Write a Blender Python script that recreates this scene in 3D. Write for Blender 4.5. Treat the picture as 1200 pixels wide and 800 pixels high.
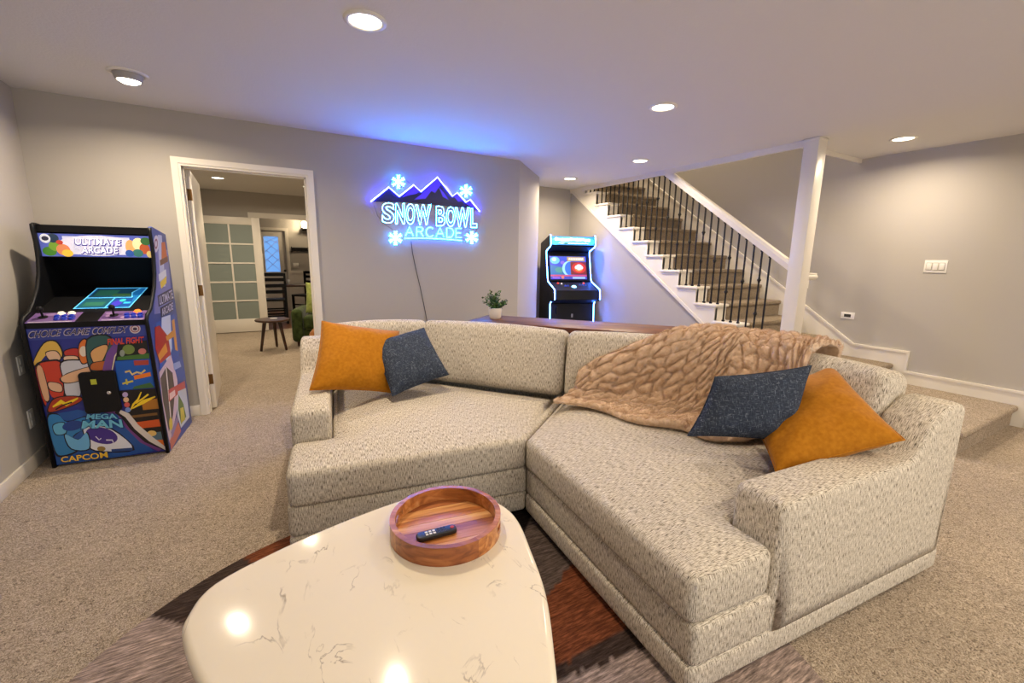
import bpy, bmesh, math, random
import numpy as np
from mathutils import Vector, Matrix, noise
from mathutils.geometry import delaunay_2d_cdt
random.seed(7)
for o in list(bpy.data.objects): bpy.data.objects.remove(o)
SC = bpy.context.scene
COL = SC.collection
PI = math.pi
R = math.radians

# ------------------------------------------------------------------ camera
CAM_H = 1.3547
yaw, pit, rol = R(29.984), R(10.596), R(0.842)
fw = Vector((math.sin(yaw)*math.cos(pit), math.cos(yaw)*math.cos(pit), -math.sin(pit)))
rt = Vector((math.cos(yaw), -math.sin(yaw), 0)); up = rt.cross(fw)
r2 = rt*math.cos(rol) + up*math.sin(rol); u2 = -rt*math.sin(rol) + up*math.cos(rol)
cd = bpy.data.cameras.new('camera'); cam = bpy.data.objects.new('camera', cd); COL.objects.link(cam)
cam.matrix_world = Matrix(((r2.x, u2.x, -fw.x, 0), (r2.y, u2.y, -fw.y, 0), (r2.z, u2.z, -fw.z, CAM_H), (0, 0, 0, 1)))
cd.sensor_fit = 'HORIZONTAL'; cd.sensor_width = 36; cd.lens = 36*513.57/1200; cd.clip_start = .05; cd.clip_end = 100
SC.camera = cam

# ------------------------------------------------------------------ world, exposure
W = bpy.data.worlds.new('world'); SC.world = W; W.use_nodes = True
W.node_tree.nodes['Background'].inputs[0].default_value = (.92, .95, 1, 1)
W.node_tree.nodes['Background'].inputs[1].default_value = 2.3
vs = SC.view_settings
vs.view_transform = 'Standard'; vs.look = 'None'; vs.gamma = 1; vs.use_curve_mapping = False
vs.exposure = 0.16
LAMP_W = 18.0            # watts of one recessed ceiling light
LAMP_C = (1.0, .82, .60)

# ------------------------------------------------------------------ room numbers (metres)
H = 2.44
XL, XR = -1.335, 5.587          # left and right wall
YS = 4.447                      # wall with the doorway and the neon sign
YN = 5.78                       # back of the nook
XST = 4.36                      # open side of the stairs
YB = -2.6                       # wall behind the camera

# ------------------------------------------------------------------ materials
def srgb(r, g, b):
    f = lambda c: ((c/255+.055)/1.055)**2.4 if c/255 > .04045 else c/255/12.92
    return (f(r), f(g), f(b), 1)
MATS = {}
def mat(name, col, rough=.5, metal=0, emit=None, estr=0, spec=None, bump=None, vary=0, vscale=8, coat=0, sheen=0, trans=0, alpha=1, ior=None):
    if name in MATS: return MATS[name]
    m = bpy.data.materials.new(name); m.use_nodes = True; MATS[name] = m
    nt = m.node_tree; b = nt.nodes['Principled BSDF']
    col = tuple(col) if len(col) == 4 else tuple(col)+(1,)
    b.inputs['Base Color'].default_value = col
    b.inputs['Roughness'].default_value = rough; b.inputs['Metallic'].default_value = metal
    if spec is not None: b.inputs['Specular IOR Level'].default_value = spec
    if coat: b.inputs['Coat Weight'].default_value = coat
    if sheen: b.inputs['Sheen Weight'].default_value = sheen; b.inputs['Sheen Roughness'].default_value = .4
    if trans: b.inputs['Transmission Weight'].default_value = trans
    if ior: b.inputs['IOR'].default_value = ior
    if alpha < 1: b.inputs['Alpha'].default_value = alpha
    if emit:
        b.inputs['Emission Color'].default_value = tuple(emit)[:3]+(1,); b.inputs['Emission Strength'].default_value = estr
    tc = None
    if vary or bump:
        tc = nt.nodes.new('ShaderNodeTexCoord')
    if vary:
        n = nt.nodes.new('ShaderNodeTexNoise'); n.inputs['Scale'].default_value = vscale; n.inputs['Detail'].default_value = 4
        nt.links.new(tc.outputs['Object'], n.inputs['Vector'])
        mx = nt.nodes.new('ShaderNodeMix'); mx.data_type = 'RGBA'
        mx.inputs[6].default_value = tuple(c*(1-vary) for c in col[:3])+(1,); mx.inputs[7].default_value = tuple(min(1, c*(1+vary)) for c in col[:3])+(1,)
        nt.links.new(n.outputs['Fac'], mx.inputs[0]); nt.links.new(mx.outputs[2], b.inputs['Base Color'])
    if bump:
        sc, st, di = bump
        n = nt.nodes.new('ShaderNodeTexNoise'); n.inputs['Scale'].default_value = sc; n.inputs['Detail'].default_value = 3
        nt.links.new(tc.outputs['Object'], n.inputs['Vector'])
        bp = nt.nodes.new('ShaderNodeBump'); bp.inputs['Strength'].default_value = st; bp.inputs['Distance'].default_value = di
        nt.links.new(n.outputs['Fac'], bp.inputs['Height']); nt.links.new(bp.outputs['Normal'], b.inputs['Normal'])
    return m
def NN(nt, typ, **kw):
    n = nt.nodes.new(typ)
    for k, v in kw.items(): setattr(n, k, v)
    return n
def ramp(nt, stops, interp='LINEAR'):
    r = nt.nodes.new('ShaderNodeValToRGB'); r.color_ramp.interpolation = interp
    e = r.color_ramp.elements
    while len(e) < len(stops): e.new(.5)
    for i, (p, c) in enumerate(stops):
        e[i].position = p; e[i].color = tuple(c)[:3]+(1,)
    return r

WALL = mat('wall_paint', srgb(180, 175, 167), .85, bump=(180, .15, .002))
CEIL = mat('ceiling_paint', srgb(222, 220, 216), .9, bump=(90, .35, .004))
TRIM = mat('trim_white', srgb(232, 226, 214), .35)
WHITE = mat('white_plastic', srgb(235, 232, 224), .4)
BLACK = mat('black_laminate', (.004, .004, .005), .5, spec=.3)
BLACKM = mat('black_metal', (.008, .008, .008), .45, .3)
DARKIN = mat('dark_inside', (.003, .003, .004), .6, spec=.2)
BRONZE = mat('bronze', srgb(120, 88, 50), .35, .8)
LENS = mat('lamp_lens', (1, 1, 1), .4, emit=(1, .9, .74), estr=9)

def carpet_material(name, c1, c2, c3):
    m = bpy.data.materials.new(name); m.use_nodes = True; nt = m.node_tree; b = nt.nodes['Principled BSDF']
    tc = NN(nt, 'ShaderNodeTexCoord')
    n1 = NN(nt, 'ShaderNodeTexNoise'); n1.inputs['Scale'].default_value = 80; n1.inputs['Detail'].default_value = 3; n1.inputs['Roughness'].default_value = .65; n1.inputs['Distortion'].default_value = 2.2
    n2 = NN(nt, 'ShaderNodeTexNoise'); n2.inputs['Scale'].default_value = 3.5; n2.inputs['Detail'].default_value = 3
    nt.links.new(tc.outputs['Object'], n1.inputs['Vector']); nt.links.new(tc.outputs['Object'], n2.inputs['Vector'])
    rp = ramp(nt, [(.36, c3), (.49, c1), (.62, c2)])
    nt.links.new(n1.outputs['Fac'], rp.inputs['Fac'])
    mx = NN(nt, 'ShaderNodeMix', data_type='RGBA', blend_type='MULTIPLY'); mx.inputs[0].default_value = .35
    rp2 = ramp(nt, [(.3, (.62, .62, .64)), (.7, (1, 1, 1))]); nt.links.new(n2.outputs['Fac'], rp2.inputs['Fac'])
    nt.links.new(rp.outputs['Color'], mx.inputs[6]); nt.links.new(rp2.outputs['Color'], mx.inputs[7])
    nt.links.new(mx.outputs[2], b.inputs['Base Color'])
    b.inputs['Roughness'].default_value = .95; b.inputs['Specular IOR Level'].default_value = .1; b.inputs['Sheen Weight'].default_value = .15
    bp = NN(nt, 'ShaderNodeBump'); bp.inputs['Strength'].default_value = .9; bp.inputs['Distance'].default_value = .012
    nt.links.new(n1.outputs['Fac'], bp.inputs['Height']); nt.links.new(bp.outputs['Normal'], b.inputs['Normal'])
    return m
CARPET = carpet_material('carpet_pile', srgb(186, 167, 142), srgb(222, 206, 184), srgb(112, 96, 78))
STAIRC = carpet_material('stair_carpet', srgb(160, 142, 116), srgb(184, 166, 140), srgb(112, 96, 76))

def fabric_material():
    """oatmeal woven upholstery: dark slubs along the warp on every face"""
    m = bpy.data.materials.new('sofa_fabric'); m.use_nodes = True; nt = m.node_tree; b = nt.nodes['Principled BSDF']
    tc = NN(nt, 'ShaderNodeTexCoord'); sx = NN(nt, 'ShaderNodeSeparateXYZ'); nt.links.new(tc.outputs['Object'], sx.inputs[0])
    sn = NN(nt, 'ShaderNodeSeparateXYZ'); nt.links.new(tc.outputs['Normal'], sn.inputs[0])
    ab = NN(nt, 'ShaderNodeMath', operation='ABSOLUTE'); nt.links.new(sn.outputs['Z'], ab.inputs[0])
    gt = NN(nt, 'ShaderNodeMath', operation='GREATER_THAN'); nt.links.new(ab.outputs[0], gt.inputs[0]); gt.inputs[1].default_value = .72
    ax = NN(nt, 'ShaderNodeMath', operation='ABSOLUTE'); nt.links.new(sn.outputs['X'], ax.inputs[0])
    ay = NN(nt, 'ShaderNodeMath', operation='ABSOLUTE'); nt.links.new(sn.outputs['Y'], ay.inputs[0])
    gx = NN(nt, 'ShaderNodeMath', operation='GREATER_THAN'); nt.links.new(ax.outputs[0], gx.inputs[0]); nt.links.new(ay.outputs[0], gx.inputs[1])
    ad = NN(nt, 'ShaderNodeMix', data_type='FLOAT'); nt.links.new(gx.outputs[0], ad.inputs[0]); nt.links.new(sx.outputs['X'], ad.inputs[2]); nt.links.new(sx.outputs['Y'], ad.inputs[3])
    c1 = NN(nt, 'ShaderNodeCombineXYZ'); nt.links.new(ad.outputs[0], c1.inputs[0]); nt.links.new(sx.outputs['Z'], c1.inputs[1])
    c2 = NN(nt, 'ShaderNodeCombineXYZ'); nt.links.new(sx.outputs['X'], c2.inputs[0]); nt.links.new(sx.outputs['Y'], c2.inputs[1])
    mv = NN(nt, 'ShaderNodeMix', data_type='VECTOR'); nt.links.new(gt.outputs[0], mv.inputs[0]); nt.links.new(c1.outputs[0], mv.inputs[4]); nt.links.new(c2.outputs[0], mv.inputs[5])
    mp = NN(nt, 'ShaderNodeMapping'); mp.inputs['Scale'].default_value = (420, 42, 1); nt.links.new(mv.outputs[1], mp.inputs['Vector'])
    n1 = NN(nt, 'ShaderNodeTexNoise'); n1.inputs['Scale'].default_value = 1; n1.inputs['Detail'].default_value = 2; nt.links.new(mp.outputs[0], n1.inputs['Vector'])
    mp2 = NN(nt, 'ShaderNodeMapping'); mp2.inputs['Scale'].default_value = (64, 420, 1); nt.links.new(mv.outputs[1], mp2.inputs['Vector'])
    n2 = NN(nt, 'ShaderNodeTexNoise'); n2.inputs['Scale'].default_value = 1; n2.inputs['Detail'].default_value = 2; nt.links.new(mp2.outputs[0], n2.inputs['Vector'])
    r1 = ramp(nt, [(.31, srgb(86, 78, 68)), (.46, srgb(190, 180, 162)), (.64, srgb(226, 218, 203))]); nt.links.new(n1.outputs['Fac'], r1.inputs['Fac'])
    r2_ = ramp(nt, [(.33, (.50, .48, .45)), (.45, (1, 1, 1))]); nt.links.new(n2.outputs['Fac'], r2_.inputs['Fac'])
    mx = NN(nt, 'ShaderNodeMix', data_type='RGBA', blend_type='MULTIPLY'); mx.inputs[0].default_value = .8
    nt.links.new(r1.outputs['Color'], mx.inputs[6]); nt.links.new(r2_.outputs['Color'], mx.inputs[7]); nt.links.new(mx.outputs[2], b.inputs['Base Color'])
    b.inputs['Roughness'].default_value = .9; b.inputs['Specular IOR Level'].default_value = .15
    bp = NN(nt, 'ShaderNodeBump'); bp.inputs['Strength'].default_value = .5; bp.inputs['Distance'].default_value = .002
    nt.links.new(n1.outputs['Fac'], bp.inputs['Height']); nt.links.new(bp.outputs['Normal'], b.inputs['Normal'])
    return m
FABRIC = fabric_material()

def wood_material(name, cols, axis=0, scale=(1.2, 14, 14), rough=.35, coat=.2):
    m = bpy.data.materials.new(name); m.use_nodes = True; nt = m.node_tree; b = nt.nodes['Principled BSDF']
    tc = NN(nt, 'ShaderNodeTexCoord'); mp = NN(nt, 'ShaderNodeMapping'); mp.inputs['Scale'].default_value = scale
    nt.links.new(tc.outputs['Object'], mp.inputs['Vector'])
    n = NN(nt, 'ShaderNodeTexNoise'); n.inputs['Scale'].default_value = 2.2; n.inputs['Detail'].default_value = 6; n.inputs['Distortion'].default_value = .8
    nt.links.new(mp.outputs[0], n.inputs['Vector'])
    k = len(cols)
    rp = ramp(nt, [(.28+.44*i/(k-1), c) for i, c in enumerate(cols)]); nt.links.new(n.outputs['Fac'], rp.inputs['Fac'])
    nt.links.new(rp.outputs['Color'], b.inputs['Base Color']); b.inputs['Roughness'].default_value = rough; b.inputs['Coat Weight'].default_value = coat; b.inputs['Coat Roughness'].default_value = .2
    return m
WALNUT = wood_material('walnut', [srgb(52, 26, 14), srgb(98, 52, 28), srgb(128, 76, 44)], rough=.42, coat=.05)
ACACIA = wood_material('acacia', [srgb(124, 66, 28), srgb(182, 112, 54), srgb(214, 158, 98)], scale=(2, 16, 16))
DKWOOD = wood_material('dark_wood', [srgb(36, 20, 14), srgb(62, 36, 24), srgb(84, 52, 36)])
FLOORW = wood_material('dining_floor_wood', [srgb(80, 46, 26), srgb(124, 76, 44), srgb(150, 98, 60)])

def marble_material():
    m = bpy.data.materials.new('cream_marble'); m.use_nodes = True; nt = m.node_tree; b = nt.nodes['Principled BSDF']
    tc = NN(nt, 'ShaderNodeTexCoord')
    n = NN(nt, 'ShaderNodeTexNoise'); n.inputs['Scale'].default_value = 5.5; n.inputs['Detail'].default_value = 5; n.inputs['Distortion'].default_value = 1.6
    mpv = NN(nt, 'ShaderNodeMapping'); mpv.inputs['Scale'].default_value = (1.4, .7, 1); mpv.inputs['Rotation'].default_value = (0, 0, .6)
    nt.links.new(tc.outputs['Object'], mpv.inputs['Vector']); nt.links.new(mpv.outputs[0], n.inputs['Vector'])
    rp = ramp(nt, [(.485, (0, 0, 0)), (.5, (1, 1, 1)), (.515, (0, 0, 0))]); nt.links.new(n.outputs['Fac'], rp.inputs['Fac'])
    n2 = NN(nt, 'ShaderNodeTexNoise'); n2.inputs['Scale'].default_value = 9; n2.inputs['Detail'].default_value = 3; nt.links.new(tc.outputs['Object'], n2.inputs['Vector'])
    rp2 = ramp(nt, [(.5, (0, 0, 0)), (.66, (1, 1, 1))]); nt.links.new(n2.outputs['Fac'], rp2.inputs['Fac'])
    ml = NN(nt, 'ShaderNodeMath', operation='MULTIPLY'); nt.links.new(rp.outputs['Color'], ml.inputs[0]); nt.links.new(rp2.outputs['Color'], ml.inputs[1])
    mx = NN(nt, 'ShaderNodeMix', data_type='RGBA'); nt.links.new(ml.outputs[0], mx.inputs[0])
    mx.inputs[6].default_value = srgb(232, 222, 200); mx.inputs[7].default_value = srgb(168, 156, 138)
    nt.links.new(mx.outputs[2], b.inputs['Base Color']); b.inputs['Roughness'].default_value = .11; b.inputs['Specular IOR Level'].default_value = .25
    return m
MARBLE = marble_material()

def velvet(name, c1, c2, sc=18):
    m = bpy.data.materials.new(name); m.use_nodes = True; nt = m.node_tree; b = nt.nodes['Principled BSDF']
    tc = NN(nt, 'ShaderNodeTexCoord'); n = NN(nt, 'ShaderNodeTexNoise'); n.inputs['Scale'].default_value = sc; n.inputs['Detail'].default_value = 5
    nt.links.new(tc.outputs['Object'], n.inputs['Vector'])
    rp = ramp(nt, [(.3, c1), (.7, c2)]); nt.links.new(n.outputs['Fac'], rp.inputs['Fac']); nt.links.new(rp.outputs['Color'], b.inputs['Base Color'])
    b.inputs['Roughness'].default_value = .8; b.inputs['Sheen Weight'].default_value = .25; b.inputs['Sheen Roughness'].default_value = .35; b.inputs['Specular IOR Level'].default_value = .15
    return m
MUSTARD = velvet('mustard_velvet', srgb(160, 100, 12), srgb(180, 118, 24), 60)
GREENV = velvet('green_upholstery', srgb(44, 56, 26), srgb(70, 84, 44))
GREENP = velvet('green_cushion', srgb(120, 132, 62), srgb(160, 168, 96))
TAN = velvet('tan_leather', srgb(150, 92, 40), srgb(176, 116, 60))
def navy():
    m = bpy.data.materials.new('navy_weave'); m.use_nodes = True; nt = m.node_tree; b = nt.nodes['Principled BSDF']
    tc = NN(nt, 'ShaderNodeTexCoord')
    mp = NN(nt, 'ShaderNodeMapping'); mp.inputs['Scale'].default_value = (60, 260, 60); nt.links.new(tc.outputs['Object'], mp.inputs['Vector'])
    n = NN(nt, 'ShaderNodeTexNoise'); n.inputs['Scale'].default_value = 1; n.inputs['Detail'].default_value = 3; nt.links.new(mp.outputs[0], n.inputs['Vector'])
    mp2 = NN(nt, 'ShaderNodeMapping'); mp2.inputs['Scale'].default_value = (300, 50, 60); nt.links.new(tc.outputs['Object'], mp2.inputs['Vector'])
    n2 = NN(nt, 'ShaderNodeTexNoise'); n2.inputs['Scale'].default_value = 1; n2.inputs['Detail'].default_value = 3; nt.links.new(mp2.outputs[0], n2.inputs['Vector'])
    mm = NN(nt, 'ShaderNodeMath', operation='MAXIMUM'); nt.links.new(n.outputs['Fac'], mm.inputs[0]); nt.links.new(n2.outputs['Fac'], mm.inputs[1])
    rp = ramp(nt, [(.5, srgb(50, 57, 70)), (.62, srgb(66, 74, 88)), (.75, srgb(128, 134, 146))]); nt.links.new(mm.outputs[0], rp.inputs['Fac'])
    nt.links.new(rp.outputs['Color'], b.inputs['Base Color']); b.inputs['Roughness'].default_value = .9; b.inputs['Specular IOR Level'].default_value = .1
    bp = NN(nt, 'ShaderNodeBump'); bp.inputs['Strength'].default_value = .4; bp.inputs['Distance'].default_value = .002
    nt.links.new(mm.outputs[0], bp.inputs['Height']); nt.links.new(bp.outputs['Normal'], b.inputs['Normal'])
    return m
NAVY = navy()

# ------------------------------------------------------------------ mesh helpers
def link(name, me, m, parent=None, smooth=False):
    o = bpy.data.objects.new(name, me); COL.objects.link(o)
    if m is not None:
        for mm in (m if isinstance(m, (list, tuple)) else [m]): me.materials.append(mm)
    if smooth:
        me.polygons.foreach_set('use_smooth', [True]*len(me.polygons))
    if parent is not None: o.parent = parent
    return o
def tag(o, label=None, cat=None, group=None, kind=None):
    if label: o['label'] = label
    if cat: o['category'] = cat
    if group: o['group'] = group
    if kind: o['kind'] = kind
    return o
def thing(name, label, cat, loc=(0, 0, 0), rz=0, group=None):
    o = bpy.data.objects.new(name, None); COL.objects.link(o); o.empty_display_size = .1
    o.location = loc; o.rotation_euler = (0, 0, rz)
    return tag(o, label, cat, group)
class MB:
    def __init__(s): s.v = []; s.f = []; s.mi = []; s.cur = 0
    def face(s, idx): s.f.append(tuple(idx)); s.mi.append(s.cur)
    def poly(s, pts):
        n = len(s.v); s.v += [tuple(p) for p in pts]; s.face(range(n, n+len(pts)))
    def box(s, x0, x1, y0, y1, z0, z1):
        n = len(s.v)
        s.v += [(x0, y0, z0), (x1, y0, z0), (x1, y1, z0), (x0, y1, z0), (x0, y0, z1), (x1, y0, z1), (x1, y1, z1), (x0, y1, z1)]
        for f in ((3, 2, 1, 0), (4, 5, 6, 7), (0, 1, 5, 4), (1, 2, 6, 5), (2, 3, 7, 6), (3, 0, 4, 7)): s.face([n+i for i in f])
        return s
    def prism(s, pts, d):
        """closed outline of 3-D points pushed along vector d"""
        n = len(s.v); k = len(pts); d = Vector(d)
        s.v += [tuple(p) for p in pts]+[tuple(Vector(p)+d) for p in pts]
        s.face(range(n, n+k)); s.face(reversed(range(n+k, n+2*k)))
        for i in range(k):
            j = (i+1) % k; s.face((n+i, n+k+i, n+k+j, n+j))
        return s
    def tube(s, path, r, k=8, closed=False, taper=None):
        path = [Vector(p) for p in path]; m = len(path); n = len(s.v)
        prevn = None
        for i, p in enumerate(path):
            if closed: t = (path[(i+1) % m]-path[i-1])
            else: t = path[min(i+1, m-1)]-path[max(i-1, 0)]
            t.normalize()
            a = prevn if prevn is not None else (Vector((0, 0, 1)) if abs(t.z) < .9 else Vector((1, 0, 0)))
            a = (a-t*a.dot(t)).normalized(); prevn = a; b = t.cross(a)
            rr = r if taper is None else taper[i]
            for q in range(k):
                an = 2*PI*q/k; s.v.append(tuple(p+a*math.cos(an)*rr+b*math.sin(an)*rr))
        rng = range(m if closed else m-1)
        for i in rng:
            j = (i+1) % m
            for q in range(k):
                w = (q+1) % k; s.face((n+i*k+q, n+i*k+w, n+j*k+w, n+j*k+q))
        if not closed:
            s.face([n+q for q in reversed(range(k))]); s.face([n+(m-1)*k+q for q in range(k)])
        return s
    def lathe(s, prof, c=(0, 0, 0), k=24, cap=True):
        n = len(s.v)
        for (r, z) in prof:
            for q in range(k):
                an = 2*PI*q/k; s.v.append((c[0]+r*math.cos(an), c[1]+r*math.sin(an), c[2]+z))
        for i in range(len(prof)-1):
            for q in range(k):
                w = (q+1) % k; s.face((n+i*k+q, n+i*k+w, n+(i+1)*k+w, n+(i+1)*k+q))
        if cap:
            s.face([n+q for q in reversed(range(k))]); s.face([n+(len(prof)-1)*k+q for q in range(k)])
        return s
    def build(s, name, m, parent=None, smooth=False, bevel=0, seg=2, recalc=True, angle=None):
        me = bpy.data.meshes.new(name); me.from_pydata(s.v, [], s.f)
        if recalc or bevel:
            bm = bmesh.new(); bm.from_mesh(me)
            if len(s.f) < 200000 and recalc: bmesh.ops.recalc_face_normals(bm, faces=bm.faces)
            if bevel:
                ed = [e for e in bm.edges if len(e.link_faces) == 2 and e.calc_face_angle(0) > .5]
                bmesh.ops.bevel(bm, geom=ed, offset=bevel, segments=seg, profile=.5, affect='EDGES', clamp_overlap=True)
            bm.to_mesh(me); bm.free()
        if isinstance(m, (list, tuple)) and not bevel: me.polygons.foreach_set('material_index', s.mi)
        o = link(name, me, m, parent, smooth or bevel > 0)
        if bevel or angle:
            me.set_sharp_from_angle(angle=R(angle or 40))
        me.update()
        return o
def B(name, m, parent, *a, bevel=0, seg=2):
    return MB().box(*a).build(name, m, parent, bevel=bevel, seg=seg)

def rounded_box(w, d, h, r, bulge=(0, 0, 0), k=4, m=8):
    """soft cushion block centred on the origin"""
    def ticks(L):
        a = [-L/2+r*i/k for i in range(k+1)]; c = [-L/2+r+(L-2*r)*i/m for i in range(1, m)]
        return a+c+[-x for x in reversed(a)]
    T = [ticks(w), ticks(d), ticks(h)]; half = (w/2, d/2, h/2)
    V = {}; v = []; f = []
    def vid(i, j, l):
        key = (i, j, l)
        if key not in V:
            p = Vector((T[0][i], T[1][j], T[2][l])); inn = Vector([max(-half[q]+r, min(half[q]-r, p[q])) for q in range(3)])
            dd = p-inn
            if dd.length > 1e-9: p = inn+dd.normalized()*r
            u = [p[q]/half[q] for q in range(3)]
            for q in range(3):
                o1, o2 = [z for z in range(3) if z != q]
                p[q] += u[q]*bulge[q]*max(0, 1-abs(u[o1])**2.5)*max(0, 1-abs(u[o2])**2.5)
            V[key] = len(v); v.append(tuple(p))
        return V[key]
    n = [len(t)-1 for t in T]
    for i in range(n[0]):
        for j in range(n[1]):
            f.append((vid(i, j, 0), vid(i, j+1, 0), vid(i+1, j+1, 0), vid(i+1, j, 0))); f.append((vid(i, j, n[2]), vid(i+1, j, n[2]), vid(i+1, j+1, n[2]), vid(i, j+1, n[2])))
    for i in range(n[0]):
        for l in range(n[2]):
            f.append((vid(i, 0, l), vid(i+1, 0, l), vid(i+1, 0, l+1), vid(i, 0, l+1))); f.append((vid(i, n[1], l), vid(i, n[1], l+1), vid(i+1, n[1], l+1), vid(i+1, n[1], l)))
    for j in range(n[1]):
        for l in range(n[2]):
            f.append((vid(0, j, l), vid(0, j, l+1), vid(0, j+1, l+1), vid(0, j+1, l))); f.append((vid(n[0], j, l), vid(n[0], j+1, l), vid(n[0], j+1, l+1), vid(n[0], j, l+1)))
    return v, f
def fillet(poly, rad, k=5):
    out = []; n = len(poly)
    for i in range(n):
        p = Vector(poly[i]); a = Vector(poly[i-1]); b = Vector(poly[(i+1) % n])
        r = rad[i] if isinstance(rad, (list, tuple)) else rad
        if r <= 0: out.append(tuple(p)); continue
        d1 = (a-p); d2 = (b-p); l1, l2 = d1.length, d2.length; d1.normalize(); d2.normalize()
        ang = d1.angle(d2); t = min(r/math.tan(ang/2), l1*.48, l2*.48)
        s1 = p+d1*t; s2 = p+d2*t
        for q in range(k+1):
            u = q/k; out.append(tuple(s1*(1-u)**2+p*2*u*(1-u)+s2*u*u))
    return out
def area2(poly): return sum(poly[i-1][0]*poly[i][1]-poly[i][0]*poly[i-1][1] for i in range(len(poly)))
def soft_prism(outline, z0, z1, r, crown=0, k=4, grid=.045, crown_d=.25, sag=None):
    """upholstered slab over a filleted plan outline: rounded rims, domed top"""
    if area2(outline) < 0: outline = outline[::-1]
    n = len(outline); P = [Vector(p) for p in outline]
    nor = []
    for i in range(n):
        t = (P[(i+1) % n]-P[i-1]).normalized(); nor.append(Vector((-t.y, t.x)))
    prof = []
    for q in range(k+1):
        a = PI/2*q/k; prof.append((r-r*math.sin(a), z0+r-r*math.cos(a)))
    for q in range(k+1):
        a = PI/2*q/k; prof.append((r-r*math.cos(a), z1-r+r*math.sin(a)))
    v = []; f = []
    for (d, z) in prof:
        for i in range(n): v.append((P[i].x+nor[i].x*d, P[i].y+nor[i].y*d, z))
    for l in range(len(prof)-1):
        for i in range(n):
            j = (i+1) % n; f.append((l*n+i, l*n+j, (l+1)*n+j, (l+1)*n+i))
    f.append(tuple(reversed(range(n))))
    base = (len(prof)-1)*n
    ring = [Vector((v[base+i][0], v[base+i][1])) for i in range(n)]
    A = np.array([[p.x, p.y] for p in ring]); Bq = np.roll(A, -1, 0)
    def dist(x, y):
        q = np.array([x, y]); ab = Bq-A; t = np.clip(((q-A)*ab).sum(1)/np.maximum((ab*ab).sum(1), 1e-12), 0, 1); c = A+ab*t[:, None]
        return float(np.sqrt(((c-q)**2).sum(1)).min())
    pts = list(ring)
    xs = [p.x for p in ring]; ys = [p.y for p in ring]
    def inside(x, y):
        c = False; j = n-1
        for i in range(n):
            if (ring[i].y > y) != (ring[j].y > y) and x < (ring[j].x-ring[i].x)*(y-ring[i].y)/(ring[j].y-ring[i].y)+ring[i].x: c = not c
            j = i
        return c
    if crown:
        x = min(xs)+grid*.5
        while x < max(xs):
            y = min(ys)+grid*.5
            while y < max(ys):
                if inside(x, y) and dist(x, y) > grid*.45: pts.append(Vector((x, y)))
                y += grid
            x += grid
    vo, eo, fo, ov, oe, of = delaunay_2d_cdt(pts, [(i, (i+1) % n) for i in range(n)], [], 1, 1e-6)
    m = {}
    for i, p in enumerate(vo):
        src = [q for q in ov[i] if q < n]
        if src: m[i] = base+src[0]
        else:
            d = dist(p.x, p.y); z = z1+crown*(1-(1-min(1, d/crown_d))**2)
            if sag: z += sag(p.x, p.y)
            m[i] = len(v); v.append((p.x, p.y, z))
    for t in fo: f.append(tuple(m[i] for i in t))
    return v, f
def vf(name, vfaces, m, parent=None, smooth=True, angle=None, xf=None, mir=False):
    v, f = vfaces
    if xf is not None: v = [tuple(xf @ Vector(p)) for p in v]
    if mir: v = [(-p[0], p[1], p[2]) for p in v]
    me = bpy.data.meshes.new(name); me.from_pydata(v, [], f)
    bm = bmesh.new(); bm.from_mesh(me); bmesh.ops.recalc_face_normals(bm, faces=bm.faces); bm.to_mesh(me); bm.free()
    o = link(name, me, m, parent, smooth)
    if angle: me.set_sharp_from_angle(angle=R(angle))
    return o
def text_mesh(body, size=1, offset=0, bevel=0, outline=False, space=1.0, shear=0, extrude=0, res=3):
    cu = bpy.data.curves.new('t', 'FONT'); cu.body = body; cu.size = size; cu.offset = offset; cu.space_character = space; cu.shear = shear
    cu.align_x = 'CENTER'; cu.align_y = 'CENTER'; cu.resolution_u = res; cu.extrude = extrude
    if outline: cu.fill_mode = 'NONE'
    if bevel: cu.bevel_depth = bevel; cu.bevel_resolution = 1
    ob = bpy.data.objects.new('t', cu); COL.objects.link(ob)
    dg = bpy.context.evaluated_depsgraph_get(); dg.update()
    me = bpy.data.meshes.new_from_object(ob.evaluated_get(dg))
    bpy.data.objects.remove(ob); bpy.data.curves.remove(cu)
    return me
def text_on(name, body, m, parent, fn, w, h, **kw):
    """lettering fitted into w x h and mapped by fn(u, v, n) -> local point"""
    me = text_mesh(body, **kw)
    xs = [v.co.x for v in me.vertices]; ys = [v.co.y for v in me.vertices]
    x0, x1, y0, y1 = min(xs), max(xs), min(ys), max(ys)
    for v in me.vertices:
        c = v.co; v.co = fn((c.x-(x0+x1)/2)/(x1-x0)*w, (c.y-(y0+y1)/2)/(y1-y0)*h, c.z)
    me.name = name; me.materials.clear()
    return link(name, me, m, parent)

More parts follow.
